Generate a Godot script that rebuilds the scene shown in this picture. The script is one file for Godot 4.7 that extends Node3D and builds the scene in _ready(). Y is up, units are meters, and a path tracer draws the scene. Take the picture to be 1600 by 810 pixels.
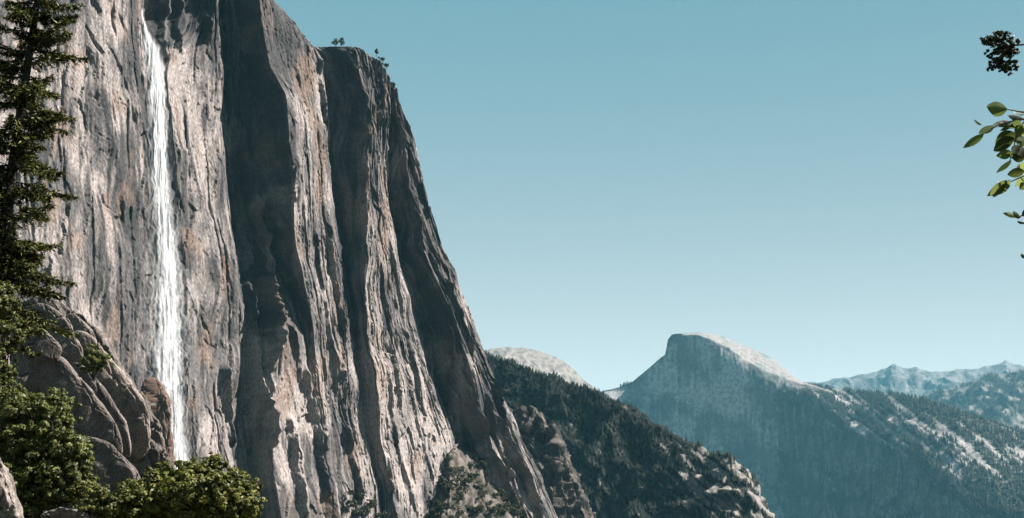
extends Node3D

# ------------------------------------------------------------------ camera frame used for surveying
const FOCAL := 1931.0                 # focal length in photograph pixels
const PITCH := 0.1969                 # the camera looks up about 11 degrees
const SUN_AZIMUTH := 93.0            # from straight behind the camera towards the right
const SUN_HEIGHT := 46.0
var eye := Vector3(0, 1.7, 0)
var view := Basis(Vector3.RIGHT, PITCH)
# upright reference plane of the great cliff
var wall_a := Vector3(-373, 0, -900)
var wall_t := Vector3(0.6820, 0, -0.7313)
var wall_n := Vector3(0.7313, 0, 0.6820)
var rng := RandomNumberGenerator.new()
var M := {}
var started := 0

func lap(what):
	print(what, " ", Time.get_ticks_msec() - started, " ms")

func ray(px: float, py: float) -> Vector3:
	return view * Vector3((px - 800.0) / FOCAL, (405.0 - py) / FOCAL, -1.0)

func at(px: float, py: float, dist: float) -> Vector3:
	var r := ray(px, py)
	return eye + r * (dist / -r.z)

func wall(px: float, py: float, h: float) -> Vector3:
	var r := ray(px, py)
	return eye + r * ((wall_a + wall_n * h - eye).dot(wall_n) / r.dot(wall_n))

# ------------------------------------------------------------------ naming and meshes
func put(o: Node, called: String, parent: Node = self) -> Node:
	o.name = called
	parent.add_child(o, true)
	return o

func tag(o: Node, label := "", category := "", group := "", kind := "") -> Node:
	if label: o.set_meta("label", label)
	if category: o.set_meta("category", category)
	if group: o.set_meta("group", group)
	if kind: o.set_meta("kind", kind)
	return o

func thing(called: String, label: String, category: String, where := Vector3.ZERO, group := "") -> Node3D:
	var o := Node3D.new()
	put(o, called)
	o.position = where
	return tag(o, label, category, group)

func shape(mesh: Mesh, mat: Material, called: String, parent: Node = self) -> MeshInstance3D:
	var o := MeshInstance3D.new()
	o.mesh = mesh
	o.material_override = mat
	put(o, called, parent)
	return o

func array_mesh(v: PackedVector3Array, n: PackedVector3Array, c: PackedColorArray, idx: PackedInt32Array) -> ArrayMesh:
	var a := []
	a.resize(Mesh.ARRAY_MAX)
	a[Mesh.ARRAY_VERTEX] = v
	if n.size(): a[Mesh.ARRAY_NORMAL] = n
	if c.size(): a[Mesh.ARRAY_COLOR] = c
	a[Mesh.ARRAY_INDEX] = idx
	var m := ArrayMesh.new()
	m.add_surface_from_arrays(Mesh.PRIMITIVE_TRIANGLES, a)
	return m

# normals of a grid whose columns run to the right and whose rows run upwards as seen from its outer side
func grid_normals(v: PackedVector3Array, nc: int, nr: int) -> PackedVector3Array:
	var n := PackedVector3Array()
	n.resize(v.size())
	for r in nr:
		var up := mini(r + 1, nr - 1) * nc
		var dn := maxi(r - 1, 0) * nc
		for c in nc:
			var ri := mini(c + 1, nc - 1)
			var le := maxi(c - 1, 0)
			n[r * nc + c] = (v[r * nc + ri] - v[r * nc + le]).cross(v[up + c] - v[dn + c]).normalized()
	return n

func grid_index(nc: int, nr: int) -> PackedInt32Array:
	var idx := PackedInt32Array()
	idx.resize((nc - 1) * (nr - 1) * 6)
	var k := 0
	for r in nr - 1:
		for c in nc - 1:
			var a := r * nc + c
			idx[k] = a; idx[k + 1] = a + nc; idx[k + 2] = a + 1
			idx[k + 3] = a + 1; idx[k + 4] = a + nc; idx[k + 5] = a + nc + 1
			k += 6
	return idx

func noise(kind: int, freq: float, octaves: int, seed_: int) -> FastNoiseLite:
	var f := FastNoiseLite.new()
	f.noise_type = kind
	f.frequency = freq
	f.seed = seed_
	if octaves > 1:
		f.fractal_type = FastNoiseLite.FRACTAL_FBM
		f.fractal_octaves = octaves
	else:
		f.fractal_type = FastNoiseLite.FRACTAL_NONE
	return f

func pick(pts: Array, y: float) -> float:           # x of a polyline of Vector2(x, y) at a height y (y ascending)
	for i in range(1, pts.size()):
		if y <= pts[i].y or i == pts.size() - 1:
			var a: Vector2 = pts[i - 1]
			var b: Vector2 = pts[i]
			return lerpf(a.x, b.x, clampf((y - a.y) / maxf(b.y - a.y, 0.001), 0.0, 1.0))
	return pts[0].x

func along(pts: Array, x: float) -> float:          # y of a polyline of Vector2(x, y) at x (x ascending)
	for i in range(1, pts.size()):
		if x <= pts[i].x or i == pts.size() - 1:
			var a: Vector2 = pts[i - 1]
			var b: Vector2 = pts[i]
			return lerpf(a.y, b.y, clampf((x - a.x) / maxf(b.x - a.x, 0.001), 0.0, 1.0))
	return pts[0].y

func inside(poly: Array, x: float, y: float) -> bool:
	return Geometry2D.is_point_in_polygon(Vector2(x, y), PackedVector2Array(poly))

# ------------------------------------------------------------------ materials
func grain_texture(freq: float, seed_: int, low: float, high: float, size := 512) -> ImageTexture:
	var f := noise(FastNoiseLite.TYPE_SIMPLEX, freq, 5, seed_)
	var im := f.get_seamless_image(size, size)
	im.convert(Image.FORMAT_RGB8)
	for y in size:
		for x in size:
			var g := lerpf(low, high, smoothstep(0.2, 0.8, im.get_pixel(x, y).r))
			im.set_pixel(x, y, Color(g, g, g))
	return ImageTexture.create_from_image(im)

func bump_texture(freq: float, seed_: int, strength: float, ridged := false, size := 512) -> ImageTexture:
	var f := noise(FastNoiseLite.TYPE_SIMPLEX, freq, 5, seed_)
	if ridged: f.fractal_type = FastNoiseLite.FRACTAL_RIDGED
	var im := f.get_seamless_image(size, size)
	im.convert(Image.FORMAT_RGBA8)
	im.bump_map_to_normal_map(strength)
	return ImageTexture.create_from_image(im)

func rock_material(called: String, metres: float, stretch: float, normal_scale: float) -> StandardMaterial3D:
	var m := StandardMaterial3D.new()
	m.resource_name = called
	m.vertex_color_use_as_albedo = true
	m.roughness = 0.9
	m.metallic_specular = 0.25
	m.albedo_texture = M.rock_grain
	m.normal_enabled = true
	m.normal_texture = M.rock_bump
	m.normal_scale = normal_scale
	m.uv1_triplanar = true
	m.uv1_world_triplanar = true
	m.uv1_scale = Vector3(1.0 / metres, 1.0 / (metres * stretch), 1.0 / metres)
	return m

func leaf_material(called: String, glow: Color, rough := 0.55) -> StandardMaterial3D:
	var m := StandardMaterial3D.new()
	m.resource_name = called
	m.vertex_color_use_as_albedo = true
	m.roughness = rough
	m.metallic_specular = 0.35
	m.backlight_enabled = true
	m.backlight = glow
	m.cull_mode = BaseMaterial3D.CULL_DISABLED
	return m

func make_materials():
	rock_spot = noise(FastNoiseLite.TYPE_SIMPLEX, 1.0, 4, 61)
	M.rock_grain = grain_texture(0.03, 5, 0.68, 1.05)
	M.rock_bump = bump_texture(0.02, 9, 9.0)
	M.cliff = rock_material("weathered granite", 24.0, 3.0, 0.3)
	M.slab = rock_material("smooth granite", 7.0, 1.0, 0.5)
	M.stone = rock_material("near granite", 3.0, 1.0, 0.7)
	M.far_rock = rock_material("far granite", 420.0, 1.3, 0.25)
	M.far_land = rock_material("wooded ground", 160.0, 1.0, 0.3)
	M.needles = leaf_material("conifer needles", Color(0.25, 0.3, 0.1).linear_to_srgb())
	M.leaves = leaf_material("oak leaves", Color(0.5, 0.55, 0.15).linear_to_srgb())
	M.far_needles = leaf_material("distant needles", Color(0.1, 0.1, 0.05).linear_to_srgb(), 0.8)
	var b := StandardMaterial3D.new()
	b.resource_name = "bark"
	b.albedo_color = Color(0.013, 0.011, 0.0095).linear_to_srgb()
	b.roughness = 0.95
	M.bark = b
	var w := StandardMaterial3D.new()
	w.resource_name = "falling water"
	w.vertex_color_use_as_albedo = true
	w.transparency = BaseMaterial3D.TRANSPARENCY_ALPHA
	w.roughness = 0.7
	w.backlight_enabled = true
	w.backlight = Color(0.5, 0.5, 0.5)
	w.cull_mode = BaseMaterial3D.CULL_DISABLED
	M.water = w
	var tw := b.duplicate()
	tw.albedo_color = Color(0.06, 0.05, 0.036).linear_to_srgb()
	M.twig = tw
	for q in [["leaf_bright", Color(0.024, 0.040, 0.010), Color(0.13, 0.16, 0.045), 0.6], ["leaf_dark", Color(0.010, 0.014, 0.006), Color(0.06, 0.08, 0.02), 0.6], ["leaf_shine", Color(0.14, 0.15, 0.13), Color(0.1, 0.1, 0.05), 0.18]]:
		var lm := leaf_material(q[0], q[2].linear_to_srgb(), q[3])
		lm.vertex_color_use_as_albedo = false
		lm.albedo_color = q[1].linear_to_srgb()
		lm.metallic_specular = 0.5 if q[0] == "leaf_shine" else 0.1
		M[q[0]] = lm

# ------------------------------------------------------------------ setting up
func _ready():
	started = Time.get_ticks_msec()
	rng.seed = 20240611
	var cam := Camera3D.new()
	put(cam, "camera")
	cam.fov = rad_to_deg(2.0 * atan(405.0 / FOCAL))
	cam.near = 0.2
	cam.far = 80000.0
	cam.transform = Transform3D(view, eye)
	cam.current = true
	var env := Environment.new()
	env.tonemap_mode = Environment.TONE_MAPPER_LINEAR
	env.tonemap_exposure = 4.4
	env.background_mode = Environment.BG_SKY
	var sm := ProceduralSkyMaterial.new()
	sm.sky_top_color = Color(0.085, 0.232, 0.294).linear_to_srgb()
	sm.sky_horizon_color = Color(0.77, 0.69, 0.63).linear_to_srgb()
	sm.sky_curve = 0.112
	sm.ground_bottom_color = Color(0.03, 0.04, 0.04).linear_to_srgb()
	sm.ground_horizon_color = Color(0.05, 0.07, 0.07).linear_to_srgb()
	sm.sun_angle_max = 2.0
	sm.sky_energy_multiplier = 1.0
	env.background_energy_multiplier = 0.328
	var sky := Sky.new()
	sky.sky_material = sm
	env.sky = sky
	env.sdfgi_enabled = true
	env.ssao_enabled = true
	env.ssil_enabled = true
	env.fog_enabled = true
	env.fog_density = 0.0000138
	env.fog_light_color = Color(0.27, 0.76, 1.0).linear_to_srgb()
	var we := WorldEnvironment.new()
	we.environment = env
	put(we, "environment")
	var sun := DirectionalLight3D.new()
	put(sun, "sun")
	sun.light_energy = 1.6
	sun.light_color = Color(1.0, 0.965, 0.935)
	sun.light_angular_distance = 0.5
	sun.shadow_enabled = true
	var sa := deg_to_rad(SUN_AZIMUTH)
	var se := deg_to_rad(SUN_HEIGHT)
	var to_sun := Vector3(sin(sa) * cos(se), sin(se), cos(sa) * cos(se))
	sun.look_at_from_position(Vector3.ZERO, -to_sun, Vector3.UP)
	make_materials()
	lap("materials")
	build_cliff()
	lap("cliff")
	build_foot()
	build_mountains()
	lap("mountains")
	build_ground()
	build_waterfall()
	build_slabs()
	lap("slabs")
	build_conifer()
	build_bushes()
	rim_tree(524, 68, 12, 11, "left one of a pair of small pines on the cliff rim", 31)
	rim_tree(533, 68, 14, 10, "right and taller one of a pair of small pines on the cliff rim", 32)
	rim_tree(588, 82, 10, 7, "lone tiny pine on the right end of the cliff rim", 33)
	build_leaves()
	lap("all")

# ------------------------------------------------------------------ the great cliff
# every ridge, valley and edge of the wall from top to bottom: (photo x, photo y, metres in front of the reference plane)
var cliff_lines := [
	[Vector3(-170, -80, 34), Vector3(-170, 900, 34)],
	[Vector3(20, -80, 30), Vector3(30, 400, 30), Vector3(40, 900, 34)],
	[Vector3(110, -80, 24), Vector3(120, 400, 24), Vector3(130, 900, 24)],
	[Vector3(176, -80, 20), Vector3(184, 300, 16), Vector3(190, 900, 14)],
	[Vector3(214, -80, 12), Vector3(222, 60, 10), Vector3(229, 150, 6), Vector3(233, 250, 5), Vector3(238, 400, 4), Vector3(238, 600, 4), Vector3(250, 720, 6), Vector3(255, 900, 8)],
	[Vector3(217, -80, -46), Vector3(224, 30, -42), Vector3(229, 62, -26), Vector3(233, 96, -13), Vector3(238, 150, -8), Vector3(243, 250, -6), Vector3(250, 400, -4), Vector3(254, 600, -2), Vector3(268, 720, 0), Vector3(270, 900, 0)],
	[Vector3(306, -80, -16), Vector3(302, 18, -17), Vector3(290, 46, -9), Vector3(270, 66, -2), Vector3(262, 118, 6), Vector3(270, 200, 8), Vector3(279, 300, 9), Vector3(290, 400, 10), Vector3(294, 500, 10), Vector3(294, 600, 10), Vector3(304, 720, 10), Vector3(310, 900, 10)],
	[Vector3(338, -80, -4), Vector3(338, 40, -4), Vector3(340, 75, -6), Vector3(344, 100, -3), Vector3(343, 180, -3), Vector3(346, 240, -3), Vector3(352, 330, -2), Vector3(363, 400, -1), Vector3(368, 480, 0), Vector3(371, 560, 0), Vector3(366, 650, 0), Vector3(376, 720, 0), Vector3(384, 900, 0)],
	[Vector3(340, -80, -31), Vector3(342, 60, -30), Vector3(347, 100, -28), Vector3(347, 200, -28), Vector3(352, 280, -28), Vector3(358, 350, -27), Vector3(372, 420, -24), Vector3(380, 480, -13), Vector3(386, 560, -8), Vector3(384, 650, -8), Vector3(394, 720, -10), Vector3(404, 900, -12)],
	[Vector3(350, -80, -25), Vector3(356, 200, -25), Vector3(366, 300, -25), Vector3(386, 380, -23), Vector3(406, 430, -16), Vector3(425, 480, 2), Vector3(430, 520, 14), Vector3(432, 600, 15), Vector3(424, 680, 17), Vector3(434, 750, 20), Vector3(442, 810, 20), Vector3(448, 900, 20)],
	[Vector3(362, -80, -10), Vector3(375, 20, -12), Vector3(390, 120, -10), Vector3(404, 200, -8), Vector3(412, 300, -8), Vector3(428, 400, -8), Vector3(462, 480, -3), Vector3(476, 540, 3), Vector3(487, 620, 5), Vector3(496, 700, 6), Vector3(508, 800, 7), Vector3(514, 900, 7)],
	[Vector3(366, -80, 14), Vector3(386, 10, 18), Vector3(402, 60, 20), Vector3(428, 110, 22), Vector3(446, 150, 23), Vector3(451, 200, 23), Vector3(456, 260, 22), Vector3(462, 330, 22), Vector3(469, 400, 20), Vector3(480, 470, 15), Vector3(492, 540, 11), Vector3(503, 620, 11), Vector3(514, 700, 11), Vector3(528, 800, 12), Vector3(538, 900, 13)],
	[Vector3(430, -80, -4), Vector3(478, 45, 0), Vector3(500, 80, 2), Vector3(508, 150, 2), Vector3(508, 240, 2), Vector3(511, 300, 2), Vector3(518, 350, 1), Vector3(525, 400, 0), Vector3(532, 440, 0), Vector3(547, 520, 0), Vector3(553, 580, 0), Vector3(558, 640, 1), Vector3(575, 700, 2), Vector3(583, 760, 3), Vector3(592, 900, 4)],
	[Vector3(432, -80, -24), Vector3(482, 45, -20), Vector3(505, 80, -22), Vector3(512, 150, -24), Vector3(513, 240, -25), Vector3(516, 300, -25), Vector3(523, 350, -24), Vector3(531, 400, -22), Vector3(538, 440, -20), Vector3(551, 520, -16), Vector3(557, 580, -14), Vector3(563, 640, -11), Vector3(579, 700, -8), Vector3(587, 760, -6), Vector3(596, 900, -4)],
	[Vector3(556, -80, 3), Vector3(558, 75, 3), Vector3(570, 130, 5), Vector3(574, 200, 6), Vector3(572, 260, 7), Vector3(571, 300, 7), Vector3(573, 350, 7), Vector3(571, 405, 6), Vector3(561, 450, 2), Vector3(562, 480, 2), Vector3(574, 540, 4), Vector3(585, 580, 6), Vector3(588, 640, 7), Vector3(600, 700, 8), Vector3(612, 760, 10), Vector3(626, 900, 12)],
	[Vector3(597, -80, -2), Vector3(598, 75, -2), Vector3(601, 110, -3), Vector3(603, 150, -4), Vector3(600, 200, -5), Vector3(602, 260, -6), Vector3(607, 330, -8), Vector3(622, 405, -10), Vector3(651, 515, -12), Vector3(681, 615, -16), Vector3(704, 685, -18), Vector3(706, 730, -18), Vector3(690, 800, -16), Vector3(684, 900, -14)],
	[Vector3(599, -80, -8), Vector3(600, 75, -8), Vector3(603, 110, -9), Vector3(606, 150, -11), Vector3(604, 200, -13), Vector3(606, 260, -15), Vector3(611, 330, -20), Vector3(626, 405, -27), Vector3(655, 515, -34), Vector3(685, 615, -38), Vector3(709, 685, -38), Vector3(714, 730, -38), Vector3(712, 800, -34), Vector3(706, 900, -30)],
	[Vector3(606, -80, -2), Vector3(608, 80, -2), Vector3(613, 130, -1), Vector3(622, 180, 0), Vector3(632, 250, 0), Vector3(644, 320, 2), Vector3(667, 405, 3), Vector3(701, 480, 2), Vector3(730, 570, -2), Vector3(746, 625, -8), Vector3(764, 690, -14), Vector3(792, 760, -18), Vector3(812, 810, -20), Vector3(850, 900, -20)],
	[Vector3(611, -80, -6), Vector3(613, 110, -6), Vector3(623, 155, -6), Vector3(640, 210, -8), Vector3(651, 250, -8), Vector3(661, 290, -9), Vector3(673, 330, -10), Vector3(686, 375, -11), Vector3(703, 405, -12), Vector3(719, 425, -13), Vector3(724, 450, -14), Vector3(737, 490, -17), Vector3(748, 530, -22), Vector3(760, 562, -26), Vector3(772, 590, -28), Vector3(794, 635, -28), Vector3(818, 690, -30), Vector3(846, 740, -32), Vector3(874, 805, -34), Vector3(915, 900, -36)],
]
var cliff_top := [Vector2(-400, -160), Vector2(300, -150), Vector2(380, -70), Vector2(425, -10), Vector2(440, 4), Vector2(470, 27), Vector2(492, 58), Vector2(504, 75), Vector2(516, 72), Vector2(530, 70), Vector2(560, 72), Vector2(575, 77), Vector2(590, 86), Vector2(603, 104), Vector2(616, 122), Vector2(640, 150), Vector2(800, 300)]

# secondary fins, flakes, cracks: [width of the near (shaded) side, of the far (lit) side in photo pixels, height in metres, points ...]
var cliff_fins := [
	# flake behind the pillar
	[6.0, 15.0, 17.0, Vector2(357, 168), Vector2(366, 200), Vector2(376, 260), Vector2(390, 320), Vector2(404, 370), Vector2(411, 420), Vector2(416, 480), Vector2(420, 560)],
	[6.0, 10.0, 14.0, Vector2(396, 430), Vector2(404, 440), Vector2(412, 500), Vector2(420, 560), Vector2(424, 640)],
	[5.0, 10.0, 12.0, Vector2(382, 430), Vector2(388, 500), Vector2(393, 560), Vector2(404, 640), Vector2(408, 700)],
	# broken rock in the notch beside the lip of the fall
	[7.0, 9.0, 8.0, Vector2(252, -20), Vector2(258, 20), Vector2(254, 64), Vector2(250, 100)],
	[8.0, 8.0, 9.0, Vector2(276, -30), Vector2(280, 16), Vector2(278, 54), Vector2(284, 84)],
	[6.0, 8.0, 7.0, Vector2(314, -40), Vector2(318, 20), Vector2(324, 66)],
	# thin chimney flake on the right of the big buttress
	[5.0, 9.0, 6.0, Vector2(498, 80), Vector2(502, 130), Vector2(508, 190), Vector2(514, 215)],
	[6.0, 12.0, 6.0, Vector2(508, 330), Vector2(516, 400), Vector2(528, 460), Vector2(540, 540)],
	[5.0, 10.0, 5.0, Vector2(490, 330), Vector2(497, 400), Vector2(510, 480), Vector2(520, 560), Vector2(530, 640)],
	# lower buttress columns
	[10.0, 20.0, 8.0, Vector2(470, 560), Vector2(492, 640), Vector2(502, 700), Vector2(508, 790)],
	[8.0, 18.0, 7.0, Vector2(452, 640), Vector2(462, 720), Vector2(476, 820)],
	[9.0, 16.0, 8.0, Vector2(520, 520), Vector2(534, 600), Vector2(548, 700), Vector2(566, 800)],
	[6.0, 10.0, 6.0, Vector2(396, 600), Vector2(400, 640), Vector2(405, 690)],
	[7.0, 12.0, 7.0, Vector2(410, 620), Vector2(414, 660), Vector2(416, 700)],
	# right column
	[6.0, 16.0, 4.5, Vector2(590, 400), Vector2(606, 480), Vector2(616, 560), Vector2(624, 640)],
	[5.0, 20.0, 4.0, Vector2(604, 360), Vector2(622, 450), Vector2(644, 560), Vector2(660, 640)],
	[5.0, 18.0, 4.0, Vector2(604, 560), Vector2(612, 640), Vector2(634, 740), Vector2(650, 810)],
	[4.0, 14.0, 3.0, Vector2(640, 600), Vector2(660, 690), Vector2(676, 770)],
	[8.0, 12.0, 7.0, Vector2(545, 85), Vector2(556, 120), Vector2(572, 180), Vector2(574, 240)],
	[14.0, 10.0, 8.0, Vector2(576, 82), Vector2(594, 106), Vector2(598, 140), Vector2(597, 200)],
	[6.0, 8.0, 6.0, Vector2(606, 180), Vector2(616, 240), Vector2(630, 320), Vector2(650, 400)],
	[5.0, 8.0, 6.0, Vector2(640, 400), Vector2(668, 500), Vector2(690, 580)],
	[5.0, 6.0, 5.0, Vector2(652, 405), Vector2(684, 500), Vector2(712, 600)],
	[5.0, 8.0, 7.0, Vector2(690, 430), Vector2(716, 500), Vector2(738, 560)],
	[8.0, 12.0, 9.0, Vector2(762, 575), Vector2(780, 640), Vector2(806, 720), Vector2(840, 800)],
	[6.0, 10.0, 8.0, Vector2(752, 600), Vector2(770, 670), Vector2(800, 750), Vector2(830, 830)],
	[6.0, 9.0, 6.0, Vector2(735, 620), Vector2(752, 690), Vector2(775, 760)],
	[7.0, 12.0, 10.0, Vector2(740, 640), Vector2(762, 700), Vector2(790, 760), Vector2(820, 820)],
	[6.0, 10.0, 9.0, Vector2(772, 640), Vector2(796, 700), Vector2(824, 760), Vector2(850, 820)],
	[6.0, 9.0, 8.0, Vector2(722, 660), Vector2(742, 720), Vector2(770, 790)],
	# bottom of the recess: fingers
	[4.0, 8.0, 5.0, Vector2(418, 455), Vector2(424, 500), Vector2(428, 540)],
	[5.0, 9.0, 6.0, Vector2(444, 500), Vector2(458, 540), Vector2(470, 600)],
	[4.0, 7.0, 5.0, Vector2(432, 300), Vector2(436, 312), Vector2(436, 322)],
	# left wall: slanting slabs and cracks (negative heights are clefts)
	[5.0, 5.0, -5.0, Vector2(124, 30), Vector2(140, 52), Vector2(152, 80), Vector2(158, 100)],
	[4.0, 4.0, -4.0, Vector2(135, 70), Vector2(143, 104)],
	[4.0, 4.0, -4.0, Vector2(160, 66), Vector2(176, 90), Vector2(192, 120), Vector2(200, 150)],
	[4.0, 4.0, -4.0, Vector2(180, 10), Vector2(188, 30), Vector2(196, 60)],
	[5.0, 5.0, -5.0, Vector2(168, -10), Vector2(172, 15), Vector2(176, 60)],
	[6.0, 6.0, -6.0, Vector2(140, -20), Vector2(148, 8), Vector2(156, 30)],
	[4.0, 4.0, -4.0, Vector2(190, 100), Vector2(204, 150), Vector2(214, 210)],
	[3.0, 5.0, -4.0, Vector2(150, 280), Vector2(164, 320), Vector2(190, 340)],
	[4.0, 4.0, -4.0, Vector2(186, 300), Vector2(196, 340), Vector2(200, 390)],
	[4.0, 4.0, -4.0, Vector2(110, 150), Vector2(112, 200), Vector2(108, 240)],
	# pillar right of the fall
	[5.0, 5.0, -6.0, Vector2(326, 310), Vector2(331, 330), Vector2(328, 350)],
	[4.0, 5.0, -5.0, Vector2(296, 240), Vector2(296, 290), Vector2(299, 330), Vector2(305, 370)],
	[4.0, 4.0, -5.0, Vector2(312, 490), Vector2(324, 510), Vector2(332, 526)],
	[4.0, 4.0, -5.0, Vector2(346, 415), Vector2(358, 450), Vector2(362, 500)],
	[4.0, 4.0, -4.0, Vector2(280, 260), Vector2(284, 320), Vector2(290, 350)],
	[10.0, 3.0, 8.0, Vector2(352, 560), Vector2(354, 600), Vector2(362, 660), Vector2(366, 700)],
]

# dark water marks and recess shade painted in (below zero) and bleached faces of the rock, and rusty patches: photo x, y, half width, half height, strength
var stains_and_shade := [[110, 130, 70, 130, 0.25], [130, 400, 110, 250, -0.22], [206, 320, 24, 330, -0.55], [287, 460, 16, 260, -0.6], [402, 230, 50, 280, -1.0], [290, 15, 70, 50, -1.0], [440, 55, 60, 85, -0.8], [536, 270, 26, 260, -1.0], [680, 470, 40, 210, -0.9], [640, 640, 55, 150, 0.75], [462, 620, 46, 130, 0.35], [568, 690, 16, 70, 0.7], [318, 200, 30, 140, 0.15], [588, 180, 22, 100, -0.2], [760, 640, 30, 90, -0.5], [325, 620, 40, 90, 0.1], [110, 420, 50, 90, 0.2], [630, 250, 20, 120, -0.4]]
var rusts := [[480, 220, 26, 160, 0.9], [592, 320, 20, 70, 1.1], [440, 600, 40, 110, 0.4], [228, 560, 26, 60, 0.8], [100, 280, 40, 110, 0.5], [318, 380, 30, 120, 0.4], [500, 640, 30, 120, 0.4]]

func project(p: Vector3) -> Vector2:
	var q := view.transposed() * (p - eye)
	return Vector2(800.0 + q.x / -q.z * FOCAL, 405.0 - q.y / -q.z * FOCAL)

func base_at(rows: Array, y0: float, dy: float, s: float, y: float) -> float:
	var r := clampi(int((y - y0) / dy), 0, rows.size() - 1)
	var S: PackedFloat32Array = rows[r][0]
	var H: PackedFloat32Array = rows[r][1]
	for i in range(1, S.size()):
		if s <= S[i]:
			return lerpf(H[i - 1], H[i], clampf((s - S[i - 1]) / maxf(S[i] - S[i - 1], 0.01), 0.0, 1.0))
	return H[H.size() - 1]

var cliff_rows := []
const CLIFF_Y0 := -70.0
const CLIFF_DY := 0.85
const CLIFF_NR := 760

func cliff_point(px: float, py: float, lift := 0.0) -> Vector3:    # where the surveyed wall (without small relief) stands
	var h := 20.0
	var p := Vector3.ZERO
	for k in 6:
		p = wall(px, py, h + lift)
		h = lerpf(h, base_at(cliff_rows, CLIFF_Y0, CLIFF_DY, (p - wall_a).dot(wall_t), p.y), 0.7)
	return wall(px, py, h + lift)

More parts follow.
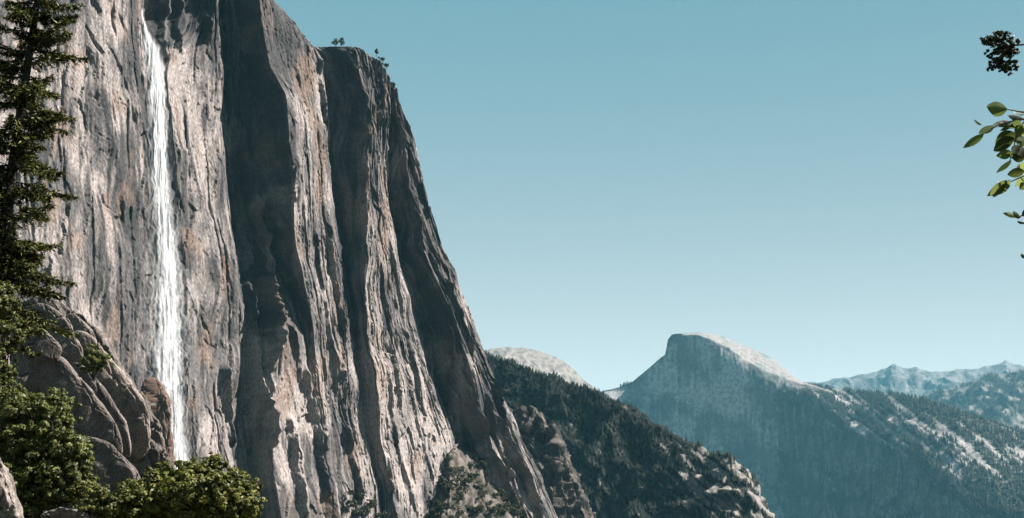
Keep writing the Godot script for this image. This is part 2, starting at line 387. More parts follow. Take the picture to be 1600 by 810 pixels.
func build_cliff():
	var nl := cliff_lines.size()
	var surveyed := []
	for line in cliff_lines:
		var pts := []
		for q in line:
			var h: float = q.z + 0.055 * q.y
			var p := wall(q.x, q.y, h)
			pts.push_front(Vector3(p.y, (p - wall_a).dot(wall_t), h))
		surveyed.append(pts)
	var wig := noise(FastNoiseLite.TYPE_SIMPLEX, 0.010, 2, 71)
	var last := PackedInt32Array()
	last.resize(nl)
	for r in CLIFF_NR:
		var y := CLIFF_Y0 + r * CLIFF_DY
		var S := PackedFloat32Array()
		var H := PackedFloat32Array()
		for i in nl:
			var pts: Array = surveyed[i]
			var k := last[i]
			while k < pts.size() - 2 and y > pts[k + 1].x: k += 1
			last[i] = k
			var a: Vector3 = pts[k]
			var b: Vector3 = pts[k + 1]
			var f := clampf((y - a.x) / maxf(b.x - a.x, 0.01), 0.0, 1.0)
			var s := lerpf(a.y, b.y, f) + wig.get_noise_2d(i * 60.0, y) * 1.3
			if i > 0: s = maxf(s, S[i - 1] + 0.7)
			S.append(s)
			H.append(lerpf(a.z, b.z, f) + wig.get_noise_2d(i * 60.0 + 900.0, y) * 1.3)
		S.append(S[nl - 1] + 30.0); H.append(H[nl - 1] - 70.0)
		S.append(S[nl - 1] + 150.0); H.append(H[nl - 1] - 330.0)
		cliff_rows.append([S, H])
	nl += 2
	# columns
	var seg := PackedInt32Array()
	var frac := PackedFloat32Array()
	for i in nl - 1:
		var w := 0.0
		for r in range(0, CLIFF_NR, 40): w = maxf(w, cliff_rows[r][0][i + 1] - cliff_rows[r][0][i])
		var n := clampi(int(w / 0.80), 3, 200)
		if i >= nl - 3: n = 14
		if i == 0: n = 70
		for k in n:
			seg.append(i); frac.append(float(k) / n)
	seg.append(nl - 2); frac.append(1.0)
	var nc := seg.size()
	var nr := CLIFF_NR
	var SS := PackedFloat32Array()
	var HH := PackedFloat32Array()
	SS.resize(nc * nr); HH.resize(nc * nr)
	var flow := PackedFloat32Array()
	flow.resize(nc)
	for r in nr:
		var S: PackedFloat32Array = cliff_rows[r][0]
		var H: PackedFloat32Array = cliff_rows[r][1]
		var o := r * nc
		for c in nc:
			var i := seg[c]
			var s := lerpf(S[i], S[i + 1], frac[c])
			SS[o + c] = s
			HH[o + c] = lerpf(H[i], H[i + 1], frac[c])
			flow[c] += s / nr
	lap("  cliff base")
	# fins: those surveyed and many more that follow the flow of the wall
	var fins := []
	for f in cliff_fins:
		var pts := []
		for k in range(3, f.size()):
			var p := cliff_point(f[k].x, f[k].y)
			pts.push_front(Vector2((p - wall_a).dot(wall_t), p.y))
		fins.append([f[0] * 0.62, f[1] * 0.62, f[2], pts] if f[2] > 0 else [f[0] * 0.8, f[1] * 0.8, f[2] * 0.6, pts])
	for k in 400:
		var c0 := rng.randi_range(0, nc - 40)
		var steep := clampf((flow[c0] - 190.0) / 200.0, 0.12, 1.0)
		var r0 := rng.randi_range(0, nr - 60)
		var len := rng.randi_range(40, 170)
		var pts := []
		var slip := rng.randf_range(-14.0, 10.0) * (2.2 if steep < 0.3 else 1.0)
		for q in 5:
			var r := mini(r0 + len * q / 4, nr - 1)
			pts.append(Vector2(SS[r * nc + c0] + slip * q / 4.0 + rng.randf_range(-1, 1), CLIFF_Y0 + r * CLIFF_DY))
		var a := rng.randf_range(0.8, 2.8) * steep + 0.5
		if rng.randf() < 0.45 and absf(slip) < 9.0: a = -a
		fins.append([rng.randf_range(1.0, 3.5), rng.randf_range(2.0, 10.0), a, pts] if a > 0 else [rng.randf_range(1.2, 2.6), rng.randf_range(1.2, 3.0), a * 0.7, pts])
	# long straight fissures
	for k in 230:
		var c0 := rng.randi_range(4, nc - 44)
		var r0 := rng.randi_range(0, nr - 60)
		var len := rng.randi_range(50, 260)
		var pts := []
		var slip := rng.randf_range(-2.5, 2.5)
		for q in 7:
			var r := mini(r0 + len * q / 6, nr - 1)
			pts.append(Vector2(SS[r * nc + c0] + slip * q / 6.0 + rng.randf_range(-0.5, 0.5), CLIFF_Y0 + r * CLIFF_DY))
		fins.append([rng.randf_range(0.9, 1.6), rng.randf_range(0.9, 1.7), -rng.randf_range(1.8, 4.5), pts])
	var ragged := noise(FastNoiseLite.TYPE_SIMPLEX, 0.03, 3, 12)
	for f in fins:
		var pts: Array = f[3]
		var lo: float = pts[0].y
		var hi: float = pts[pts.size() - 1].y
		for r in range(maxi(0, int((lo - CLIFF_Y0) / CLIFF_DY)), mini(nr, int((hi - CLIFF_Y0) / CLIFF_DY))):
			var y := CLIFF_Y0 + r * CLIFF_DY
			var t := (y - lo) / maxf(hi - lo, 1.0)
			var fade: float = smoothstep(0.0, 0.12, t) * smoothstep(1.0, 0.86, t)
			if f[2] < 0: fade = sin(t * PI)
			var mid := pick(pts, y) + ragged.get_noise_2d(lo * 3.1 + f[0] * 77.0, y) * 0.9
			var wl: float = f[0] * (0.8 + 0.5 * ragged.get_noise_2d(hi, y))
			var wr: float = f[1] * (0.8 + 0.5 * ragged.get_noise_2d(hi + 50.0, y))
			var amp: float = f[2] * fade * (0.85 + 0.5 * ragged.get_noise_2d(lo + 300.0, y))
			var o := r * nc
			var row := SS.slice(o, o + nc)
			var c := row.bsearch(mid - wl)
			while c < nc:
				var d := row[c] - mid
				if d > wr: break
				HH[o + c] += amp * ((1.0 + d / wl) if d < 0 else (1.0 - d / wr))
				c += 1
	lap("  cliff fins")
	# skyline in the reference plane
	var top := []
	for q in cliff_top:
		var p := wall(q.x, q.y, 4.0 + 0.055 * q.y)
		top.append(Vector2((p - wall_a).dot(wall_t), p.y))
	var n_lump := noise(FastNoiseLite.TYPE_SIMPLEX, 1.0, 3, 1)
	var n_flute := noise(FastNoiseLite.TYPE_SIMPLEX, 1.0, 4, 2)
	var hash_a := PackedFloat32Array(); var hash_b := PackedFloat32Array(); var hash_c := PackedFloat32Array(); var hash_d := PackedFloat32Array()
	for k in 1024:
		hash_a.append(rng.randf()); hash_b.append(rng.randf()); hash_c.append(rng.randf()); hash_d.append(rng.randf())
	# where the wall is stained, painted with recess shade or bleached, and where it is rusty
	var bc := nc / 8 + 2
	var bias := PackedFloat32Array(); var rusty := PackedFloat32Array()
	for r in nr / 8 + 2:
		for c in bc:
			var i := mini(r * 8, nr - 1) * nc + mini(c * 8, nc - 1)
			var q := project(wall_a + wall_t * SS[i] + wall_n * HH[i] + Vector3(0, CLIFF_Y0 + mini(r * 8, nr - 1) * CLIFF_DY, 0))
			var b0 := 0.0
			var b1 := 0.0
			for s in stains_and_shade: b0 += s[4] * smoothstep(1.35, 0.5, Vector2((q.x - s[0]) / s[2], (q.y - s[1]) / s[3]).length())
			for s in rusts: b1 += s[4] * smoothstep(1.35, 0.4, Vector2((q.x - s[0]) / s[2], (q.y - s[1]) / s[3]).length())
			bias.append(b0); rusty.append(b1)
	var n_fine := noise(FastNoiseLite.TYPE_SIMPLEX, 1.0, 4, 4)
	var n_tone := noise(FastNoiseLite.TYPE_SIMPLEX, 1.0, 5, 6)
	var n_streak := noise(FastNoiseLite.TYPE_SIMPLEX, 1.0, 4, 7)
	var n_warm := noise(FastNoiseLite.TYPE_SIMPLEX, 1.0, 4, 8)
	var V := PackedVector3Array()
	var C := PackedColorArray()
	V.resize(nc * nr); C.resize(nc * nr)
	var ytop := PackedFloat32Array()
	ytop.resize(nc)
	var grey := Color(0.077, 0.072, 0.071)
	var pale := Color(0.228, 0.202, 0.190)
	var dark := Color(0.032, 0.032, 0.033)
	var rust := Color(0.165, 0.116, 0.088)
	for r in nr:
		var y := CLIFF_Y0 + r * CLIFF_DY
		var o := r * nc
		for c in nc:
			var u := flow[c]
			var s := SS[o + c]
			var right := clampf((u - 190.0) / 160.0, 0.0, 1.0)
			var warp := n_lump.get_noise_2d(s * 0.012, y * 0.012 + 40.0)
			var lump := n_lump.get_noise_2d(u * 0.012, y * 0.006)
			var slant := u - y * lerpf(0.22, 0.03, right)
			var flute := n_flute.get_noise_2d(u * 0.060 + warp * 0.25, y * 0.0035)
			var fine := n_fine.get_noise_2d(slant * 0.15 + warp, y * 0.022)
			var rough := n_fine.get_noise_2d(s * 0.22 + 300.0, y * 0.16)
			var h := HH[o + c] + lump * 5.0 + flute * lerpf(0.8, 1.1, right) + fine * 0.35 + rough * 0.12
			# flat fractured faces of two sizes
			var step := 0.0
			for big in 3:
				var a: float = (slant + rough * 0.3) / ([15.0, 5.5, 2.3][big]) + warp * 0.4
				var b: float = (y + fine * 2.0) / ([80.0, 34.0, 9.0][big]) + warp * 0.8
				var ia := floori(a)
				var ib := floori(b)
				var near := 9.0
				var pick_ := 0
				var da := 0.0
				var db := 0.0
				for ja in range(ia - 1, ia + 2):
					for jb in range(ib - 1, ib + 2):
						var hsh := ((ja * 73 + jb * 179 + big * 57) & 1023)
						var xa := a - ja - hash_a[hsh]
						var xb := b - jb - hash_b[hsh]
						var d2 := xa * xa + xb * xb
						if d2 < near:
							near = d2; pick_ = hsh; da = xa; db = xb
				var face := (hash_c[pick_] - 0.5) * 2.0
				var tilt := (hash_d[pick_] - 0.5) * 2.0
				if big == 0: step += face * 0.7 + tilt * da * lerpf(1.8, 3.0, right) + face * db * 1.6
				elif big == 2: step += face * 0.22 + tilt * da * 0.4 - absf(face) * db * 0.5
				else: step += face * 0.32 + tilt * da * 0.9 - face * db * 0.6
			h += step
			var groove := maxf(0.0, 1.0 - absf(flute) / 0.05)
			h -= groove * groove * lerpf(0.6, 2.6, right)
			var plate := step * 0.2
			# tones of the rock, painted recess shade included
			var tone := n_tone.get_noise_2d(s * 0.018, y * 0.010)
			var streak := n_streak.get_noise_2d(u * 0.11 + warp * 0.5, y * 0.006)
			var warm := n_warm.get_noise_2d(u * 0.03 + 50.0, y * 0.010)
			var thin := n_streak.get_noise_2d(u * 0.55 + 70.0, y * 0.016)
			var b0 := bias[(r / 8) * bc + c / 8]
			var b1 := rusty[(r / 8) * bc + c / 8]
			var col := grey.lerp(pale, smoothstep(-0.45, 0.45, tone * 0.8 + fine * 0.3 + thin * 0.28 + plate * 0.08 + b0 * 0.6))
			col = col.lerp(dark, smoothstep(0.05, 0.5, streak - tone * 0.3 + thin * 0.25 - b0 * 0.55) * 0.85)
			col = col.lerp(rust, smoothstep(0.25, 0.7, warm + b1 * 0.5) * 0.55)
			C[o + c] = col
			# bend over at the skyline
			if r == 0: ytop[c] = 0.0
			var yt := along(top, s) if (r % 8 == 0 or r == 0) else ytop[c]
			ytop[c] = yt
			var rad := 12.0 + 30.0 * smoothstep(330.0, 200.0, s)
			yt += 0.32 * rad
			var e := y - yt + rad + fine * 3.0 + step * 0.6
			var yy := y
			if e > 0.0:
				if e < rad * 1.5:
					h -= rad * (1.0 - cos(e / rad)); yy = yt - rad + rad * sin(e / rad)
				else:
					h -= rad + (e - rad * 1.5) * 1.6; yy = yt + (e - rad * 1.5) * 0.05
			V[o + c] = wall_a + wall_t * s + wall_n * h + Vector3(0, yy, 0)
	lap("  cliff relief")
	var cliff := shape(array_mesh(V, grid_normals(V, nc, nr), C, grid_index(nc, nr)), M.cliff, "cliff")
	tag(cliff, "towering fluted granite cliff with dark chimneys behind the waterfall", "", "", "structure")
	print(nc, " x ", nr)

# ------------------------------------------------------------------ the waterfall
func build_waterfall():
	var mid := [Vector2(220, 20), Vector2(225, 48), Vector2(229, 58), Vector2(236, 80), Vector2(243, 110), Vector2(246, 145), Vector2(247, 180), Vector2(248, 250), Vector2(250, 300), Vector2(256, 350), Vector2(261, 400), Vector2(261, 450), Vector2(262, 500), Vector2(262, 560), Vector2(263, 600), Vector2(269, 640), Vector2(274, 680), Vector2(280, 728), Vector2(285, 770)]
	var half := [Vector2(2.4, 14), Vector2(3.6, 40), Vector2(6, 54), Vector2(11, 74), Vector2(14, 105), Vector2(14, 140), Vector2(13.5, 180), Vector2(12.5, 250), Vector2(12.5, 300), Vector2(13, 350), Vector2(14.5, 400), Vector2(17.5, 450), Vector2(18, 500), Vector2(20, 560), Vector2(21, 600), Vector2(15, 640), Vector2(13.5, 690), Vector2(14, 740), Vector2(16, 770)]
	var root := thing("waterfall", "tall white waterfall dropping down the granite cliff in one thin plume", "waterfall", cliff_point(285, 770, 10.0))
	var n1 := noise(FastNoiseLite.TYPE_SIMPLEX, 1.0, 4, 41)
	var n2 := noise(FastNoiseLite.TYPE_SIMPLEX, 1.0, 3, 42)
	for layer in 4:
		var nc := 41
		var nr := 420
		var V := PackedVector3Array()
		var C := PackedColorArray()
		var wide: float = [0.70, 0.95, 1.3, 2.0][layer]
		for r in nr:
			var py := lerpf(770.0, 12.0, float(r) / (nr - 1))
			var cx := pick(mid, py) + n2.get_noise_2d(layer * 9.0, py * 0.02) * 1.6
			var hw := pick(half, py) * wide * 1.28
			var p0 := cliff_point(cx, py, 2.0 + layer * 1.2) if r % 7 == 0 else Vector3.ZERO
			for c in nc:
				var f := float(c) / (nc - 1) * 2.0 - 1.0
				var edge := 1.0 + 0.28 * n2.get_noise_2d(signf(f) * 20.0 + layer * 5.0, py * 0.03)
				var streak := n1.get_noise_2d((cx + f * hw) * 0.13 + layer * 31.0, py * 0.010 + f * f * 0.6)
				var bulge := (1.0 - f * f) * 2.5 + streak * 1.6
				var p := wall(cx + f * hw * edge, py, water_depth(py) + 1.5 + layer * 0.9 + bulge)
				V.append(p - root.position)
				var a := smoothstep(1.0, 0.3, absf(f))
				var fine := n1.get_noise_2d((cx + f * hw) * 0.6 + layer * 77.0, py * 0.03)
				match layer:
					0: a = clampf(a * (1.05 + streak * 0.3), 0, 1)
					1: a = clampf(a * (0.6 + streak * 0.4 + fine * 0.12), 0, 0.9)
					2: a = clampf(a * (0.3 + streak * 0.45 + fine * 0.12), 0, 0.6)
					3: a = clampf(a * (0.13 + streak * 0.4 + fine * 0.15) * smoothstep(150.0, 420.0, py), 0, 0.38)
				a *= smoothstep(12.0, 20.0, py)
				var w := 0.40 + 0.05 * fine
				C.append(Color(w, w * 1.03, w * 1.06, a))
		var o := shape(array_mesh(V, grid_normals(V, nc, nr), C, grid_index(nc, nr)), M.water, ["main_stream", "stream_surface", "spray_veil", "drifting_spray"][layer], root)
		if layer == 3: tag(o, "thin drifting spray at the edges of the fall")

func water_depth(py: float) -> float:     # metres in front of the reference plane
	return 0.055 * py + along([Vector2(0, -10), Vector2(60, -4), Vector2(150, 1), Vector2(300, 3), Vector2(600, 6), Vector2(800, 8)], py)

# ------------------------------------------------------------------ rounded bedrock slabs
func slab(called: String, label: String, dist: float, deep: float, pts: Array, tone: Color, mat: Material, seed_: int, rough := 0.10, group := "") -> MeshInstance3D:
	var nr := 170
	var nc := 101
	var V := PackedVector3Array()
	var C := PackedColorArray()
	var base := at(pts[pts.size() - 1].x, pts[pts.size() - 1].y, dist)
	var nf := noise(FastNoiseLite.TYPE_SIMPLEX, 1.0, 4, seed_)
	var nv := noise(FastNoiseLite.TYPE_CELLULAR, 1.0, 1, seed_ + 3)
	nv.cellular_return_type = FastNoiseLite.RETURN_CELL_VALUE
	var nj := noise(FastNoiseLite.TYPE_CELLULAR, 1.0, 1, seed_ + 3)
	nj.cellular_return_type = FastNoiseLite.RETURN_DISTANCE2_SUB
	var total := 0.0
	var cum := [0.0]
	for i in range(1, pts.size()):
		total += Vector2(pts[i].x - pts[i - 1].x, pts[i].y - pts[i - 1].y).length()
		cum.append(total)
	var k := dist / FOCAL
	var back := (eye - base).normalized()
	for r in nr:
		var t := (1.0 - cos(PI * float(r) / (nr - 1))) * 0.5
		var d := t * total
		var i := 1
		while i < pts.size() - 1 and d > cum[i]: i += 1
		var f: float = clampf((d - cum[i - 1]) / maxf(cum[i] - cum[i - 1], 0.01), 0, 1)
		var q: Vector3 = pts[i - 1].lerp(pts[i], f)
		var t2 := clampf(t + 0.03, 0, 1)
		var dir := Vector2(pts[i].x - pts[i - 1].x, pts[i].y - pts[i - 1].y).normalized()
		var side := Vector2(-dir.y, dir.x)
		var cap := pow(maxf(1.0 - pow(absf(2.0 * t - 1.0), 5.0), 0.0), 0.45)
		var hw := q.z * cap
		for c in nc:
			var a := TAU * float(c) / (nc - 1)
			var ca := cos(a)
			var sa := sin(a)
			var ex := signf(ca) * pow(absf(ca), 0.36)
			var ez := signf(sa) * pow(absf(sa), 0.45)
			var p := at(q.x + side.x * ex * hw, q.y + side.y * ex * hw, dist) + back * (ez * hw * k * deep)
			var m := Vector3(d / 40.0 * 0.42, ex * hw / 40.0, ez * hw * deep / 40.0 + seed_ * 3.7)
			var b := nf.get_noise_3d(m.x, m.y, m.z) * rough + nf.get_noise_3d(m.x * 5.0, m.y * 5.0, m.z * 5.0) * rough * 0.2
			var w3 := m + Vector3.ONE * nf.get_noise_3d(m.x * 3.0, m.y * 3.0, m.z * 3.0) * 0.12
			w3 = Vector3(w3.x * 1.6 + w3.y * 0.4, w3.y * 1.5 - w3.x * 0.3, w3.z * 0.6)
			var gap := nj.get_noise_3d(w3.x, w3.y, w3.z) + 1.0
			b += nv.get_noise_3d(w3.x, w3.y, w3.z) * 0.014 - maxf(0.0, 1.0 - gap / 0.08) * 0.05 + nf.get_noise_3d(m.x * 16.0, m.y * 16.0, m.z * 16.0) * 0.006
			var out := (at(q.x + side.x * ex, q.y + side.y * ex, dist) - at(q.x, q.y, dist)).normalized() * absf(ex) + back * ez
			p += out * b * q.z * k * (0.35 + 0.65 * cap) * 2.0
			V.append(p - base)
			var n2 := nf.get_noise_3d(m.x * 2.0 + 9.0, m.y * 2.0, m.z * 2.0)
			var n3 := nf.get_noise_3d(m.x * 9.0, m.y * 9.0 + 5.0, m.z * 9.0)
			var col := tone * (0.85 + 0.45 * n2)
			col = col.lerp(Color(0.25, 0.235, 0.215), smoothstep(0.32, 0.5, n3) * 0.7)
			col = col.lerp(Color(0.035, 0.032, 0.03), smoothstep(0.15, 0.5, -n2 + n3 * 0.3) * 0.5)
			C.append(col)
	var N := grid_normals(V, nc, nr)
	for r in nr:                                     # close the seam
		var s := (N[r * nc] + N[r * nc + nc - 1]).normalized()
		N[r * nc] = s; N[r * nc + nc - 1] = s
	# turn the normals outwards if the ring ran the other way round
	var mid := nr / 2 * nc + nc / 4
	var idx := grid_index(nc, nr)
	if N[mid].dot(back) < 0.0:
		for j in N.size(): N[j] = -N[j]
		for j in range(0, idx.size(), 3):
			var s := idx[j]; idx[j] = idx[j + 1]; idx[j + 1] = s
	var o := shape(array_mesh(V, N, C, idx), mat, called)
	o.position = base
	tag(o, label, "rock", group)
	return o

func build_slabs():
	var brown := Color(0.115, 0.098, 0.088)
	var tan_ := Color(0.185, 0.155, 0.135)
	var d := 250.0
	slab("rock_slab", "broad mass of grey bedrock behind the slanting slabs under the conifer", d + 34, 0.25, [Vector3(40, 470, 50), Vector3(90, 560, 80), Vector3(150, 680, 96), Vector3(190, 830, 100)], brown, M.slab, 10, 0.05)
	slab("rock_slab", "tan weathered rock slab with a blunt rounded lower end beside the brown pillar", d + 12, 0.5, [Vector3(112, 520, 26), Vector3(160, 600, 36), Vector3(196, 650, 36), Vector3(220, 715, 26)], tan_, M.slab, 11, 0.07)
	slab("rock_slab", "narrow rock slab between two dark clefts under the small shrub", d + 5, 0.6, [Vector3(112, 568, 13), Vector3(148, 618, 20), Vector3(178, 668, 20), Vector3(200, 716, 13)], brown * 1.2, M.slab, 12, 0.07)
	slab("rock_slab", "longest grey brown slab speckled with pale lichen, slanting down to the right", d, 0.55, [Vector3(40, 545, 22), Vector3(80, 582, 31), Vector3(120, 634, 33), Vector3(155, 676, 30), Vector3(186, 715, 22)], brown, M.slab, 13, 0.05)
	slab("rock_slab", "round headed rock on top of the longest speckled slab", d - 3, 0.6, [Vector3(30, 524, 18), Vector3(60, 538, 23), Vector3(94, 556, 15)], brown * 0.95, M.slab, 14, 0.06)
	slab("rock_slab", "upper grey slab just below the big conifer crown", d + 7, 0.5, [Vector3(52, 478, 18), Vector3(86, 516, 25), Vector3(112, 552, 18), Vector3(126, 576, 10)], tan_ * 0.8, M.slab, 15, 0.06)
	slab("rock_slab", "slim reddish slab in the crack under the conifer", d + 2, 0.5, [Vector3(26, 496, 11), Vector3(62, 522, 11), Vector3(96, 553, 7)], Color(0.14, 0.088, 0.062), M.slab, 16, 0.07)
	slab("rock_slab", "dark low slab at the foot of the slabs, above the round green bush", d - 6, 0.6, [Vector3(122, 684, 14), Vector3(156, 716, 27), Vector3(188, 750, 28), Vector3(218, 790, 22)], brown * 0.8, M.slab, 17, 0.08)
	slab("rock_slab", "upright wedge of pale rock beside the upper slab", d + 20, 0.5, [Vector3(104, 492, 14), Vector3(128, 530, 20), Vector3(142, 576, 14)], tan_ * 0.9, M.slab, 18, 0.08)
	var c := cliff_point(240, 650, 12.0)
	slab("rock_pillar", "brown stained rock pillar standing at the left of the waterfall foot", -c.z, 0.8, [Vector3(236, 590, 20), Vector3(238, 630, 25), Vector3(240, 680, 27), Vector3(240, 760, 30)], Color(0.105, 0.068, 0.05), M.slab, 19, 0.14)
	slab("boulder", "pale cracked boulder in the bottom left corner", 33.0, 0.9, [Vector3(-60, 690, 36), Vector3(-26, 765, 46), Vector3(0, 865, 48)], Color(0.17, 0.148, 0.132), M.stone, 20, 0.1)
	slab("boulder", "flat pale stone under the left bush at the bottom edge", 35.0, 0.6, [Vector3(62, 815, 14), Vector3(95, 812, 20), Vector3(140, 822, 16)], Color(0.16, 0.14, 0.125), M.stone, 21, 0.2)
	slab("boulder", "small grey stone between the two front bushes", 36.0, 0.8, [Vector3(140, 806, 10), Vector3(165, 800, 14), Vector3(190, 812, 10)], Color(0.13, 0.115, 0.1), M.stone, 22, 0.2)

# ------------------------------------------------------------------ mountains
# curves from the foot in front, over the crest, to the far side; each an array of Vector3(photo x, photo y, distance)
func massif(curves: Array, nc: int, between: int, relief: Array, seed_: int, tone: Callable) -> Dictionary:
	var x0: float = curves[0][0].x
	var x1: float = curves[0][curves[0].size() - 1].x
	var nr := (curves.size() - 1) * between + 1
	var V := PackedVector3Array()
	var P := PackedVector2Array()
	var levels := []
	for cv in curves:
		var ys := []
		var ds := []
		for q in cv:
			ys.append(Vector2(q.x, q.y)); ds.append(Vector2(q.x, q.z))
		levels.append([ys, ds])
	for r in nr:
		var k := mini(r / between, curves.size() - 2)
		var f := float(r - k * between) / between
		for c in nc:
			var px := lerpf(x0, x1, float(c) / (nc - 1))
			var y := []
			var d := []
			for j in range(k - 1, k + 3):
				var jj := clampi(j, 0, levels.size() - 1)
				y.append(along(levels[jj][0], px)); d.append(along(levels[jj][1], px))
			var py := lerpf(y[1], y[2], f)
			var dd := cubic_interpolate(d[1], d[2], d[0], d[3], f)
			V.append(at(px, py, dd)); P.append(Vector2(px, py))
	var N := grid_normals(V, nc, nr)
	var big := noise(FastNoiseLite.TYPE_SIMPLEX, 1.0 / relief[1], 4, seed_)
	big.fractal_type = FastNoiseLite.FRACTAL_RIDGED
	var fine := noise(FastNoiseLite.TYPE_SIMPLEX, 1.0 / relief[3], 4, seed_ + 1)
	var crest := (curves.size() - 2) * between
	for r in nr:
		var hold := clampf(absf(r - crest) / (between * 0.5), 0.25, 1.0)
		for c in nc:
			var i := r * nc + c
			var p := V[i]
			var st: float = relief[4]
			V[i] = p + N[i] * ((big.get_noise_3d(p.x, p.y * st, p.z) * relief[0] - relief[0] * 0.3) * hold + fine.get_noise_3d(p.x, p.y * st, p.z) * relief[2] * maxf(hold, 0.5))
	N = grid_normals(V, nc, nr)
	var C := PackedColorArray()
	for i in V.size(): C.append(tone.call(P[i].x, P[i].y, V[i], N[i]))
	return {"v": V, "n": N, "c": C, "p": P, "nc": nc, "nr": nr}

func mountain(g: Dictionary, called: String, mat: Material, label: String) -> void:
	var o := shape(array_mesh(g.v, g.n, g.c, grid_index(g.nc, g.nr)), mat, called)
	tag(o, label, "", "", "structure")

func shifted(cv: Array, dy: float, dd: float) -> Array:
	var out := []
	for q in cv: out.append(Vector3(q.x, q.y + dy, q.z + dd))
	return out

# a low conifer for far woods: trunk and five ragged tiers
func small_conifer(seed_: int) -> ArrayMesh:
	var rg := RandomNumberGenerator.new()
	rg.seed = seed_
	var V := PackedVector3Array()
	var C := PackedColorArray()
	var I := PackedInt32Array()
	var tiers := 7
	for t in tiers:
		var f := float(t) / tiers
		var y := lerpf(0.10, 0.86, f)
		var rad := lerpf(0.20, 0.04, pow(f, 0.9)) * rg.randf_range(0.8, 1.15)
		var n := 6
		var turn := rg.randf() * TAU
		for k in n:
			var a := turn + TAU * k / n + rg.randf_range(-0.25, 0.25)
			var ln := rad * rg.randf_range(0.65, 1.25)
			var w := 0.55
			var b := V.size()
			V.append(Vector3(0, y + 0.15, 0))
			V.append(Vector3(cos(a - w) * ln * 0.85, y + 0.01, sin(a - w) * ln * 0.85))
			V.append(Vector3(cos(a) * ln * 1.15, y - 0.045, sin(a) * ln * 1.15))
			V.append(Vector3(cos(a + w) * ln * 0.85, y + 0.01, sin(a + w) * ln * 0.85))
			var g := rg.randf_range(0.75, 1.2)
			for q in 4: C.append(Color(0.009, 0.013, 0.0075) * g)
			I.append_array([b, b + 1, b + 2, b, b + 2, b + 3])
	var b := V.size()
	for k in 3:
		var a := TAU * k / 3
		V.append(Vector3(cos(a) * 0.018, -0.05, sin(a) * 0.018)); C.append(Color(0.04, 0.03, 0.025))
	V.append(Vector3(0, 1.0, 0)); C.append(Color(0.03, 0.04, 0.022))
	for k in 3: I.append_array([b + k, b + (k + 1) % 3, b + 3])
	var st := SurfaceTool.new()
	st.begin(Mesh.PRIMITIVE_TRIANGLES)
	for i in I:
		st.set_color(C[i]); st.add_vertex(V[i])
	st.generate_normals()
	return st.commit()

func wood_spots(g: Dictionary, tries: int, share: Callable) -> Array:
	var spots := []
	for k in tries:
		var c := rng.randi_range(0, g.nc - 2)
		var r := rng.randi_range(0, g.nr - 2)
		var i: int = r * g.nc + c
		if rng.randf() < share.call(g.p[i].x, g.p[i].y, g.n[i], g.v[i]):
			spots.append(g.v[i].lerp(g.v[i + g.nc + 1], rng.randf()).lerp(g.v[i + 1], rng.randf() * 0.5))
	return spots

func tree_frame(p: Vector3, h: float) -> Transform3D:
	var w := h * rng.randf_range(0.85, 1.35)
	return Transform3D(Basis(Vector3.UP, rng.randf() * TAU).scaled(Vector3(w, h, w)), p)

func wood(called: String, label: String, spots: Array, lo: float, hi: float, mesh: Mesh) -> void:
	var mm := MultiMesh.new()
	mm.transform_format = MultiMesh.TRANSFORM_3D
	mm.use_colors = true
	mm.mesh = mesh
	mm.instance_count = spots.size()
	for i in spots.size():
		mm.set_instance_transform(i, tree_frame(spots[i], rng.randf_range(lo, hi)))
		var g := rng.randf_range(0.6, 1.35)
		mm.set_instance_color(i, Color(g * rng.randf_range(0.95, 1.2), g, g * rng.randf_range(0.9, 1.05)))
	var o := MultiMeshInstance3D.new()
	o.multimesh = mm
	o.material_override = M.far_needles
	put(o, called)
	tag(o, label, "forest", "", "stuff")

var rock_spot: FastNoiseLite

func blotch(px: float, py: float, sx: float, sy: float, off := 0.0) -> float:
	return rock_spot.get_noise_2d(px * sx + off, py * sy)

